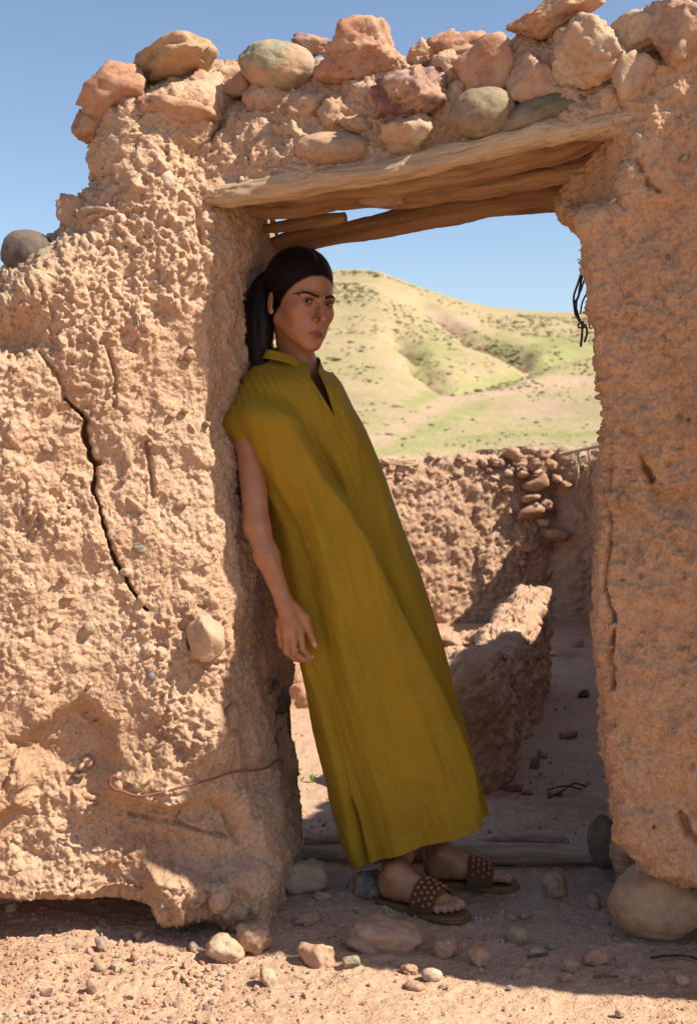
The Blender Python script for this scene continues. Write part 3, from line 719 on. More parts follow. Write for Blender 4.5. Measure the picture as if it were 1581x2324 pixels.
# right wall
for k, (a, b_, w_, h_, mt, kd, tl) in enumerate([(1412, 1135, 24, 40, 'tan', 'round', 0), (1575, 952, 50, 32, 'dark', 'angular', 5), (1550, 362, 26, 18, 'green', 'angular', 0), (1610, 974, 70, 22, 'ochre', 'angular', 0),
        (1610, 668, 20, 16, 'grey', 'round', 0), (1437, 800, 14, 18, 'tan', 'angular', 0), (1575, 760, 40, 24, 'pink', 'angular', -20), (1512, 585, 14, 16, 'olive', 'round', 0), (1545, 620, 14, 12, 'grey', 'round', 0)]):
    ws(a, b_, w_, h_, fR, S[mt], kd, tilt=tl, off=-.002, seed=500+k, sub=3, depth=.04)
# long dry vine and the frayed stub on the right jamb
def strand(name, pts, f, off, r, mat, parent, n=50, seg=8, **k):
    return tube(name, [(*on(a, b_, f, off), r) for a, b_ in pts], mat, parent, n=n, seg=seg, **k)
vine = empty('dry_vine', on(1330, 590, fR, .12), 'dark dry vine twisted into a knot, hanging down the right door jamb', 'vine')
for pts, o_, r_ in [([(1340, 570), (1322, 587), (1320, 610), (1311, 642), (1301, 674), (1302, 695), (1306, 716), (1318, 732), (1328, 741), (1331, 755), (1325, 777)], .12, .0028),
                    ([(1345, 600), (1322, 624), (1315, 652), (1311, 674), (1303, 690), (1308, 706), (1313, 724), (1320, 738), (1320, 752), (1317, 787)], .127, .003),
                    ([(1345, 610), (1327, 631), (1318, 656), (1308, 682), (1307, 700)], .115, .0024), ([(1350, 640), (1332, 663), (1320, 688), (1316, 713)], .122, .0022),
                    ([(1324, 730), (1312, 735), (1311, 741), (1322, 744), (1330, 738)], .12, .0022), ([(1345, 732), (1337, 735), (1337, 744), (1343, 745)], .10, .0018),
                    ([(1322, 592), (1312, 589), (1308, 591)], .12, .001), ([(1322, 590), (1317, 600), (1314, 606)], .12, .0009)]:
    strand('stem', pts, fR, o_, r_, M['vine'], vine)
for k in range(9):
    a_ = 1292+k*2.2; strand('straw_fibre', [(a_+4, 482), (a_, 490+(k*7) % 9), (a_-4+(k*5) % 9, 497+(k*11) % 13)], lambda x, z: yP(x), .4, .0012, M['twig'], wall, n=8, seg=5)
wire = empty('rusty_wire', on(270, 1770, fL, -.05), 'length of rusty wire nailed across the left pillar at shin height', 'wire')
strand('wire_strand', [(272, 1769), (256, 1762), (248, 1772), (254, 1786), (282, 1797), (310, 1806), (360, 1800), (425, 1783), (485, 1767), (530, 1752), (560, 1748)], fL, -.028, .0035, M['rust'], wire, n=120)
tube('wire_strand', [(*on(530, 1752, fL, -.028), .0034), (*at(590, 1746, -.13), .0033), (*at(612, 1738, -.02), .0033), (*at(626, 1727, .10), .0032), (*at(642, 1728, .25), .003), (*at(656, 1745, .33), .003)], M['rust'], wire, n=50, seg=8)

# ================================================================ THE YARD BEHIND
def ridge(name, path, mat, parent, res=.012, clump=.5, kind=None, amp=1.0, nh=None):
    "low wall swept along path points x, y, z0, height, width"
    Pth = np.array(path, float); L = np.linalg.norm(np.diff(Pth[:, :2], axis=0), axis=1).sum()
    n = max(8, int(L/res)); d = np.r_[0, np.cumsum(np.linalg.norm(np.diff(Pth[:, :2], axis=0), axis=1))]; t = np.linspace(0, d[-1], n)
    Q = np.stack([np.interp(t, d, Pth[:, k]) for k in range(5)], -1)
    k = np.exp(-.5*(np.arange(-8, 9)/3.5)**2); k /= k.sum()
    Q = np.stack([np.convolve(np.pad(Q[:, j], 8, 'edge'), k, 'valid') for j in range(5)], -1)
    T = np.gradient(Q[:, :2], axis=0); T /= np.linalg.norm(T, axis=1)[:, None]; Nn = np.stack([T[:, 1], -T[:, 0]], -1)
    hm = Pth[:, 3].max(); wm = Pth[:, 4].max(); m1 = int(hm/res); m2 = int(wm/res)
    u = np.r_[np.linspace(0, 1, m1), np.ones(m2), np.linspace(1, 0, m1)]; v = np.r_[np.ones(m1), np.linspace(1, -1, m2+2)[1:-1], -np.ones(m1)]
    end = np.clip(np.minimum(t, d[-1]-t)/(wm*.5), 0, 1); end = np.sqrt(1-(1-end)**2)*.97+.03
    rad = np.interp(u, [0, .85, 1], [1.0, .9, .72])
    X_ = Q[:, None, 0]+Nn[:, None, 0]*v*rad*(Q[:, 4]*end)[:, None]/2; Y_ = Q[:, None, 1]+Nn[:, None, 1]*v*rad*(Q[:, 4]*end)[:, None]/2
    Z_ = Q[:, None, 2]+u*(Q[:, 3]*(.75+.25*end))[:, None]
    G_ = np.stack([X_, Y_, Z_], -1); N_ = grid_normals(G_); c = np.array([*Q[n//2, :2], Q[n//2, 2]])
    if ((G_[n//2, m1//2]-c)*N_[n//2, m1//2]).sum() < 0: N_ = -N_
    G_ = G_ + N_*(amp*(mud_disp(G_, clump*np.ones(G_.shape[:2]))*1.3+.03*fbm(G_*3.5, 4)))[..., None]
    return obj(name, G_.reshape(-1, 3), grid_faces(*G_.shape[:2]), mat, parent, loc=c)
yb0 = 5.56
bw = empty('yard_back_wall', (0.9, yb0, 0), 'weathered back wall of the yard with rubble bedded along its top', 'wall')
yw = lambda x: yb0-.06+.26*(x-.2)
pb = [(-1.6, yw(-1.6)+.2), (-.2, yw(-.2)+.2), (.6, yw(.6)+.2), (1.3, yw(1.3)+.2), (1.58, yw(1.58)+.22), (1.64, yw(1.6)+.05), (2.3, yw(1.6)-.1), (2.8, yw(1.6)-.1)]
def bh(x, y):
    d_ = y-CAM[1]; pxx = 790.5+x/d_*FPX; return float(np.interp(pxx, [300, 870, 1150, 1280, 1370, 1500], [1052, 1046, 1030, 1022, 1008, 1004]))
path = [(x, y, -.08, 1.2+(1020-bh(x, y))*(y-CAM[1])/FPX+.08-.02, .42) for x, y in pb]
ridge('mud_body', path, M['mud_back'], bw, res=.0115, clump=1.25, amp=.85)
fB = lambda x, z: min(yw(x), yw(1.6)-.2)
man = [(1123, 1087, 32, 15, 'pale', 'angular'), (1184, 1075, 40, 20, 'pale', 'angular'), (1221, 1070, 28, 19, 'pale', 'angular'), (1151, 1073, 22, 24, 'pale', 'angular'), (1105, 1102, 28, 9, 'pale', 'angular'),
       (1162, 1030, 48, 38, 'red', 'blob'), (1198, 1022, 34, 24, 'tan', 'blob'), (1231, 1030, 38, 32, 'red', 'angular'), (1215, 1049, 38, 28, 'pink', 'blob'), (1249, 1053, 34, 26, 'red', 'blob'), (974, 1068, 56, 17, 'red', 'angular'),
       (988, 1110, 15, 14, 'white', 'angular'), (1219, 1096, 72, 40, 'red', 'angular'), (1263, 1088, 28, 22, 'pink', 'angular'), (1000, 1088, 46, 26, 'red', 'blob'), (1027, 1102, 20, 30, 'pink', 'blob'), (1206, 1163, 84, 36, 'red', 'angular'),
       (1200, 1130, 52, 20, 'pink', 'angular'), (1240, 1145, 40, 26, 'pink', 'angular'), (1263, 1214, 58, 34, 'red', 'angular'), (1198, 1240, 62, 24, 'red', 'angular'), (1186, 1277, 18, 16, 'pale', 'blob'), (1095, 1050, 24, 20, 'pink', 'blob'),
       (1112, 1068, 26, 18, 'red', 'blob'), (1130, 1050, 28, 22, 'red', 'blob'), (1070, 1065, 26, 22, 'red', 'blob'), (930, 1065, 34, 20, 'pink', 'blob'), (905, 1080, 30, 18, 'red', 'blob'), (1045, 1045, 26, 16, 'pink', 'blob'), (940, 1092, 24, 30, 'pink', 'blob'),
       (885, 1060, 26, 18, 'pink', 'blob'), (1285, 1100, 30, 18, 'red', 'angular'), (1232, 1185, 30, 18, 'pale', 'angular'), (1155, 1160, 14, 18, 'white', 'angular'), (1210, 1146, 20, 14, 'grey', 'angular'), (1075, 1090, 36, 18, 'pink', 'blob'), (1150, 1108, 40, 22, 'red', 'blob')]
for k, (a, b_, w_, h_, mt, kd) in enumerate(man):
    px_stone('stone', a, b_, w_, h_, fB, S[mt], 'angular', tilt=(k*37 % 30)-15, off=.045, seed=600+k, sub=3, rough=1.4, parent=bw, depth=.14)
rr = np.random.default_rng(11)
for k in range(30):
    a = rr.uniform(850, 1400); b_ = bh(0, 0)*0+np.interp(a, [870, 1150, 1370], [1052, 1032, 1010])+rr.choice([0, 14, 30, 46])+rr.uniform(-6, 6); w_ = rr.uniform(12, 28)
    px_stone('stone', a, b_, w_, w_*rr.uniform(.5, .9), fB, S[rr.choice(['pink', 'pink', 'tan', 'pale', 'pale'])], 'angular', tilt=rr.uniform(-25, 25), off=rr.uniform(.01, .05), seed=660+k, sub=3, rough=1.4, parent=bw, depth=.08)
tube('pole', [(*at(1270, 1030, 5.45), .012), (*at(1330, 1018, 5.4), .014), (*at(1420, 995, 5.3), .014)], M['wood_grey'], bw, n=40, seg=10)
for a, b1, b2 in ((1298, 1030, 1062), (1304, 1030, 1075), (1312, 1028, 1050), (1309, 1040, 1110), (1334, 1022, 1090)):
    tube('hanging_root', [(*at(a, b1, 5.42), .008), (*at(a+2, (b1+b2)/2, 5.4), .007), (*at(a-2, b2, 5.42), .004)], M['straw'], bw, n=16, seg=6)
for k in range(26):
    a = rr.uniform(1085, 1200); b_ = 1035+(a-1085)*-.08; strand('twig', [(a, b_), (a+rr.uniform(-8, 20), b_-rr.uniform(4, 14)), (a+rr.uniform(5, 32), b_-rr.uniform(-2, 16))], fB, .1, .0045, M['twig'], bw, n=8, seg=5)
for k in range(14):
    a = rr.uniform(840, 900); b_ = rr.uniform(1040, 1056); strand('twig', [(a, b_), (a+20, b_+3), (a+rr.uniform(30, 55), b_+rr.uniform(0, 10))], fB, .0, .006, M['straw'], bw, n=8, seg=5)
yr_ = empty('yard_side_wall', (1.95, 3.4, 0), 'shaded mud side wall running back to the corner of the yard', 'wall')
ridge('mud_body', [(1.72, -.12, -.1, 2.12, .4), (1.80, .5, -.1, 2.12, .4), (1.88, 1.3, -.1, 2.0, .4), (1.92, 1.9, -.1, 1.55, .4), (1.95, 3.6, -.1, 1.35, .4), (1.9, 5.85, -.1, 1.26, .4)], M['mud_back'], yr_, res=.02, clump=.5)  # unseen front stretch made taller and longer to shade the yard floor
lw = empty('low_yard_wall', (.6, 2, 0), 'knee high broken mud wall running back through the yard, its top sunlit', 'wall')
ridge('mud_body', [(.30, 1.16, -.08, .44, .20), (.42, 1.28, -.08, .53, .24), (.50, 1.5, -.08, .52, .22), (.54, 1.66, -.08, .43, .17), (.61, 1.9, -.08, .45, .17), (.65, 2.05, -.08, .52, .18), (.70, 2.25, -.08, .48, .15), (.76, 2.45, -.08, .56, .17), (.82, 2.7, -.08, .50, .14), (.89, 3.0, -.08, .56, .16), (.97, 3.3, -.08, .56, .19)], M['mud_back'], lw, res=.009, clump=.8, amp=.95)
fl = lambda Y_: (lambda x, z: Y_)
for k, (a, b_, w_, h_, Y_, mt) in enumerate([(1215, 1362, 60, 22, 3.0, 'pale'), (1195, 1352, 50, 18, 3.2, 'pale'), (1200, 1412, 62, 30, 2.45, 'pale'), (1150, 1452, 40, 34, 2.05, 'pink'), (1175, 1470, 50, 26, 2.1, 'pale'), (1222, 1385, 34, 34, 2.8, 'pale'),
                                             (1255, 1485, 20, 12, 2.3, 'white'), (1130, 1485, 60, 26, 1.5, 'pink')]):
    px_stone('stone', a, b_, w_, h_, fl(Y_), S[mt], 'blob', tilt=(k*31 % 24)-12, seed=720+k, sub=3, parent=lw)
cw = empty('cross_wall', (.1, 3.0, 0), 'ankle high remains of a cross wall with loose stones on top, behind the low wall', 'wall')
ridge('mud_body', [(-.9, 2.75, -.08, .30, .26), (-.2, 2.95, -.08, .30, .26), (.3, 3.05, -.08, .30, .26), (.85, 3.15, -.08, .34, .26)], M['mud_back'], cw, res=.014, clump=.5)
for k, (a, b_, w_, h_, mt) in enumerate([(1030, 1462, 50, 34, 'pink'), (1075, 1450, 46, 26, 'pale'), (1110, 1458, 50, 24, 'tan'), (1005, 1452, 36, 20, 'red'), (1050, 1480, 40, 20, 'red'), (960, 1462, 44, 24, 'pink'), (1128, 1470, 44, 20, 'dark')]):
    px_stone('stone', a, b_, w_, h_, fl(2.95), S[mt], 'blob', tilt=(k*31 % 24)-12, seed=740+k, sub=3, parent=cw)

# ================================================================ LOOSE THINGS
sill = empty('doorway_sill', at(1020, 1935, .33), 'pair of grey split logs laid across the doorway as a sill behind the sandals', 'sill')
tube('sill_log', [(*at(640, 1940, .34), .027), (*at(760, 1937, .34), .030), (*at(900, 1935, .34), .031), (*at(1050, 1934, .33), .031), (*at(1200, 1935, .32), .031), (*at(1330, 1938, .31), .030), (*at(1420, 1940, .30), .027)], M['wood_grey'], sill, n=240, seg=48, disp=log_disp(.004, .005), seed=12)
tube('sill_log', [(*at(690, 1910, .42), .014), (*at(760, 1903, .42), .02), (*at(860, 1905, .42), .016), (*at(900, 1912, .42), .008)], M['wood_grey'], sill, n=80, seg=24, disp=log_disp(.003, .004), seed=13)
tube('sill_log', [(*at(1060, 1915, .42), .008), (*at(1130, 1906, .42), .016), (*at(1220, 1903, .42), .018), (*at(1290, 1909, .42), .010)], M['wood_grey'], sill, n=80, seg=24, disp=log_disp(.004, .004), seed=14)
def gstone(px, py, w, h, mt, label, kind='angular', tilt=0, seed=0, sink=.3, cat='stone', sub=4, depth=None, name='loose_stone', group=None):
    "px, py: centre of the outline; the stone rests on the ground, sunk a little"
    base = ground_at(px, py+h*.32); s = (base[1]-CAM[1])/FPX; hw, hh = w*s/2, h*s/2
    dp = (depth or (hw+hh)*.9)/2*1.0
    c = np.array([base[0], base[1]+dp*.35, 0]); c[2] = gz(c[0], c[1]) + hh*(1-sink)
    o = stone(name, c, (hw, dp, hh), S[mt] if isinstance(mt, str) else mt, kind, (0, R(-tilt), R(seed*40 % 60-30)), 800+seed, sub)
    return tag(o, label, cat, group)
b1 = gstone(1500, 2078, 236, 186, 'tan', 'huge smooth tan boulder at the foot of the right wall', 'round', 4, 1, .12, 'boulder', 5, name='boulder')
b2 = px_stone('boulder', 1372, 1912, 82, 132, fl(.20), S['dark'], 'round', tilt=6, depth=.085, seed=61, sub=5, rough=.7)
tag(b2, 'upright dark oval cobble leaning between the sill log and the right wall', 'cobble')
b3 = px_stone('boulder', 1428, 1930, 60, 100, fl(.08), S['pink'], 'blob', tilt=4, depth=.07, seed=62, sub=4)
tag(b3, 'small upright pinkish stone wedged between the dark oval cobble and the right wall', 'stone')
for k, a in enumerate([
    (694, 1998, 112, 78, 'pale', 'pale wedge shaped stone against the foot of the left pillar, beside the sill', 'angular', -8),
    (652, 1962, 56, 76, 'pink', 'rounded mud coloured stone tucked in the corner where the sill meets the left pillar', 'blob', 0),
    (836, 2006, 86, 84, 'grey', 'blue grey slab standing behind the heel of the nearer sandal', 'angular', 12),
    (731, 2036, 44, 25, 'pale', 'small pale flat stone between the pale wedge and the blue grey slab', 'angular', -10),
    (866, 2122, 200, 92, 'pink', 'long low pinkish slab in front of the nearer sandal heel', 'blob', -6),
    (722, 2160, 92, 76, 'pink', 'humped brown stone at the edge of the shade, left of the long pinkish slab', 'angular', 10),
    (795, 2182, 46, 34, 'green', 'grey green stone at the shade edge under the long pinkish slab', 'angular', 5),
    (1010, 2146, 60, 58, 'pink', 'notched pink stone with two points, just below the nearer sandal', 'angular', 20),
    (1086, 2166, 62, 54, 'pink', 'squarish pink stone right of the notched pink stone', 'angular', -25),
    (1216, 2157, 30, 24, 'pale', 'small pale pink pebble under the grey purple pebble, in the shade', 'blob', 0),
    (1294, 2186, 48, 36, 'pale', 'knobbly pale stone in the shade below the big boulder side', 'blob', 10),
    (1350, 2174, 66, 44, 'red', 'reddish brown embedded stone touching the big smooth boulder shadow', 'angular', 20),
    (1284, 2214, 32, 28, 'red', 'little orange stone right on the line of the shade', 'angular', 0),
    (1258, 2012, 66, 72, 'pink', 'flat pinkish grey stone half sunk in front of the sill', 'blob', 5),
    (1347, 2054, 36, 42, 'grey', 'grey oval stone half sunk beside the huge tan boulder', 'angular', 5),
    (1198, 2188, 28, 22, 'red', 'tiny red brown stone in the shade between two pink stones', 'angular', 0),
    (980, 2212, 52, 34, 'white', 'cream stone just catching the sun below the notched pink stone', 'round', 0),
    (1546, 2232, 30, 34, 'pale', 'upright pale chip by the shade edge in front of the huge tan boulder', 'angular', 20),
    (1408, 2302, 26, 22, 'pale', 'pale chip alone on the sunlit soil near the picture bottom', 'angular', 0),
    (1251, 2146, 30, 18, 'grey', 'grey purple pebble in the shade below the flat pinkish grey stone', 'round', 0),
    (1160, 2076, 30, 16, 'pale', 'long pale chip just beyond the toe of the nearer sandal', 'angular', 10),
    (1190, 2072, 28, 20, 'pink', 'pinkish chip beside the long pale chip near the sandal toes', 'blob', 0),
    (508, 2150, 98, 72, 'pale', 'whitish boulder half lit at the foot of the left pillar', 'blob', -8),
    (574, 2132, 96, 80, 'pink', 'brown boulder in the shade touching the whitish half lit boulder', 'blob', 8),
    (604, 2220, 44, 54, 'pale', 'tan tooth shaped stone upright in the sunlit gravel', 'angular', -20),
    (230, 2140, 22, 44, 'grey', 'thin grey stone standing on edge in the gravel under the left wall', 'angular', 10),
    (226, 2194, 30, 26, 'green', 'greenish pebble in the gravel near the thin standing stone', 'round', 0),
    (208, 2240, 28, 40, 'purple', 'purplish pointed stone in the gravel', 'angular', 10),
    (105, 2256, 32, 24, 'purple', 'plum coloured lump in the gravel at the left', 'angular', 0),
    (437, 2145, 28, 24, 'grey', 'grey stone on the small mound of gravel beside the left pillar', 'angular', 0),
    (314, 2120, 22, 28, 'red', 'upright red brown stone at the edge of the shade under the left wall', 'angular', 0),
    (305, 2172, 20, 22, 'pink', 'rosy pebble in the gravel below the upright red brown stone', 'round', 0),
    (1176, 2120, 60, 50, 'tan', 'faint brown stone almost buried right of the nearer sandal toe', 'round', 0),
    (25, 2070, 34, 24, 'pink', 'angular stone in the deep shade under the left wall', 'angular', 20),
    (930, 2195, 46, 26, 'tan', 'flat brown stone left of the cream stone at the shade edge', 'blob', 0),
    (940, 2235, 50, 24, 'pink', 'pale pink patch of stone in the sun below the cream stone', 'round', 0),
    (700, 2090, 70, 40, 'pink', 'pinkish stone nearly buried in the shade between pillar and slab', 'blob', 0)]):
    gstone(*a[:6], a[6], a[7], seed=10+k, sub=4 if a[2] > 40 else 3, sink=.55 if 'sunk' in a[5] or 'buried' in a[5] or 'slab' in a[5] or 'patch' in a[5] else .32)
# things on the shaded floor of the yard
for k, (a, b_, w_, h_, mt, lb) in enumerate([(1213, 1707, 26, 30, 'green', 'sea green stone standing against the foot of the low yard wall'), (1290, 1648, 46, 24, 'grey', 'grey flat stone out on the shaded yard floor'),
        (1196, 1776, 26, 22, 'green', 'pale green stone on the shaded yard floor near the low wall end'), (1170, 1765, 50, 26, 'red', 'rust red stone by the end of the low yard wall'), (1262, 1778, 40, 18, 'red', 'flat red flake right of the pale green stone'),
        (1310, 1452, 30, 20, 'grey', 'grey stone far back on the shaded yard floor'), (1230, 1690, 26, 24, 'pink', 'pink stone leaning by the sea green stone'), (1325, 1560, 34, 20, 'dark', 'dark stone in the passage beside the low wall'),
        (725, 1898, 22, 16, 'red', 'small red stone on the lit yard floor behind the sill')]):
    gstone(a, b_, w_, h_, mt, lb, 'angular', 15, seed=60+k, sub=3)
def gpath(pts, lift, r, n=20): return [(*(lambda p: (p[0], p[1], gz(p[0], p[1])+lift+l_))(ground_at(a, b_)), r) for a, b_, l_ in pts]
def stick(name, pts, r, mat, label, cat='stick', lift=.004, parent=None):
    o = tube(name, gpath(pts, lift, r), mat, parent, n=40, seg=7, disp=lambda g, t, a, rad: rad[:, None]*.5*fbm(np.stack([t[:, None]*60+0*a[None], np.cos(a)[None]+0*t[:, None], np.sin(a)[None]+0*t[:, None]], -1), 3)); return tag(o, label, cat) if label else o
stick('straw_blade', [(395, 2200, 0), (412, 2218, .006), (432, 2240, .0)], .0035, M['straw'], 'split blade of dry straw lying in the sunlit gravel', 'straw')
stick('straw_blade', [(360, 2208, 0), (378, 2196, .008), (398, 2188, 0)], .0018, M['straw'], 'thin curved straw beside the split blade', 'straw')
stick('dead_twig', [(1475, 2182, 0), (1510, 2184, .008), (1560, 2180, .006), (1600, 2190, 0)], .0026, M['vine'], 'black twig in front of the huge tan boulder', 'twig')
stick('dead_twig', [(1195, 2172, 0), (1215, 2170, .004), (1242, 2165, 0)], .0028, M['twig'], 'short brown twig beside the small pale pink pebble', 'twig')
stick('dead_twig', [(1345, 2220, 0), (1370, 2224, .004), (1400, 2222, 0)], .0025, M['twig'], 'short brown twig on the shade edge below the reddish embedded stone', 'twig')
stick('dead_branch', [(1235, 1800, 0), (1270, 1790, .02), (1300, 1775, .03), (1330, 1760, 0)], .0035, M['vine'], 'dark dead branch on the shaded yard floor', 'branch')
stick('dead_branch', [(1240, 1765, 0), (1280, 1772, .015), (1318, 1768, .0)], .0028, M['vine'], 'thin dark branch crossing behind the other one on the yard floor', 'branch')
# long shadows of rails on the yard floor come from two poles lying there
# gravel: too many to count
Vi, Fi = ico(1); Vs, Fs, off, Cs = [], [], 0, []
rr = np.random.default_rng(3)
def scatter(n, region, smin, smax, colmask=None):
    global off
    k = 0
    while k < n:
        a = rr.uniform(*region[0]); b_ = rr.uniform(*region[1]); g = ground_at(a, b_)
        den = fbm(np.array([[g[0]*5, g[1]*5, 1.0]]), 2)[0]; w_ = np.interp(a, [0, 500, 900, 1581], [1.0, .75, .35, .3])
        k += 1
        if rr.random() > w_+den*.5: continue
        s = smin*(smax/smin)**(rr.random()**2.2)
        sh = np.array([1, rr.uniform(.7, 1), rr.uniform(.5, .85)])*s
        A = rotm(*rr.uniform(-3, 3, 3))
        D_ = 1+.22*rr.normal(size=len(Vi))
        Vs.append((Vi*D_[:, None]*sh)@A.T+np.array([g[0], g[1], gz(g[0], g[1])+s*.25])); Fs.append(Fi+off); off += len(Vi)
        Cs.append(np.full(len(Vi), rr.random()))
scatter(4400, ((-60, 1640), (2060, 2420)), .0018, .0085)
scatter(1100, ((-60, 620), (2120, 2420)), .003, .012)
scatter(900, ((640, 1560), (1960, 2240)), .0018, .007)
scatter(900, ((640, 1400), (1500, 1900)), .003, .012)
m, t, b = nodes('mixed_gravel'); a_ = t.nodes.new('ShaderNodeAttribute'); a_.attribute_name = 'tone'
c = ramp(t, a_.outputs['Fac'], [(0, (.44, .27, .17)), (.35, (.40, .24, .15)), (.55, (.34, .19, .13)), (.74, (.27, .17, .13)), (.86, (.34, .27, .19)), (.95, (.48, .36, .27)), (1, (.24, .20, .15))])
c = mixc(t, .5, c, ramp(t, noise_n(t, 120, 3, .6, coords(t)), [(.3, (.6, .6, .6)), (.6, (1.1, 1.1, 1.1))]), 'MULTIPLY')
t.links.new(c, b.inputs['Base Color']); b.inputs['Roughness'].default_value = .85; M['gravel'] = m
gv = obj('gravel', np.vstack(Vs), np.vstack(Fs), M['gravel'], smooth=False, attrs={'tone': np.concatenate(Cs)}); tag(gv, kind='stuff')
# straw flecks and grit stuck in the plaster
def bits(name, n, G_, N_, mask, mat, lmin, lmax, parent, thick=.0007, seed=1):
    r_ = np.random.default_rng(seed); idx = np.argwhere(mask); idx = idx[r_.integers(0, len(idx), n)]
    V_, F_ = [], []; o_ = 0
    for i, j in idx:
        p = G_[i, j]; nn = N_[i, j]; d = r_.normal(size=3); d[2] *= 1.6; d -= nn*(d@nn)*.75; d /= np.linalg.norm(d); L = lmin*(lmax/lmin)**(r_.random()**2)
        s = np.cross(d, nn); s /= np.linalg.norm(s)+1e-9; u = np.cross(s, d); w = thick*r_.uniform(.7, 1.6); q = p+nn*.001
        a0_, a1_ = q-d*L/2, q+d*L/2+nn*L*.15
        for e in (a0_, a1_): V_ += [e+s*w, e-s*w*.5+u*w, e-s*w*.5-u*w]
        F_ += [[o_, o_+1, o_+4, o_+3], [o_+1, o_+2, o_+5, o_+4], [o_+2, o_, o_+3, o_+5]]; o_ += 6
    return tag(obj(name, np.array(V_), np.array(F_), mat, parent, smooth=False), kind='stuff')
NL = grid_normals(Gp); NL = -NL if NL[NZ//2, 60, 1] > 0 else NL
fm = np.zeros(Gp.shape[:2], bool); fm[:, 26:nF+nR] = True; fm &= (Gp[..., 0] > -1.0)
bits('straw_flecks', 1600, Gp, NL, fm, M['straw'], .004, .025, wall, seed=1)
NRr = grid_normals(Gr); NRr = -NRr if NRr[NZ2//2, a0+30, 1] > 0 else NRr
fm = np.zeros(Gr.shape[:2], bool); fm[:, nB2:nB2+nR2+100] = True
bits('straw_flecks', 1800, Gr, NRr, fm, M['straw'], .004, .022, wall, seed=2)
# weeds
def weed(px, py, s, label, seed):
    r_ = np.random.default_rng(seed); p = ground_at(px, py); p[2] = gz(p[0], p[1]); root = empty('weed', p, label, 'weed')
    for k in range(9):
        a = r_.uniform(0, 6.28); L = s*r_.uniform(.5, 1); h = s*r_.uniform(.5, 1.1); w = s*.14
        d = np.array([math.cos(a), math.sin(a), 0]); sd = np.array([-d[1], d[0], 0]); n = 6; V_ = []
        for i in range(n):
            t_ = i/(n-1); c_ = p+d*L*t_+np.array([0, 0, h*math.sin(t_*2.2)]); ww = w*math.sin(math.pi*min(1, t_*.9+.08)); V_ += [c_-sd*ww, c_+np.array([0, 0, -.1*ww]), c_+sd*ww]
        F_ = []
        for i in range(n-1): F_ += [[3*i, 3*i+1, 3*i+4, 3*i+3], [3*i+1, 3*i+2, 3*i+5, 3*i+4]]
        obj('leaf', np.array(V_), np.array(F_), M['leaf'], root, loc=p)
weed(664, 1738, .05, 'largest green weed on the lit yard floor beside the left pillar', 1)
weed(710, 1750, .03, 'small green weed close to the left edge of the dress', 2)
weed(684, 1746, .02, 'tiny green seedling between the two bigger weeds', 3)
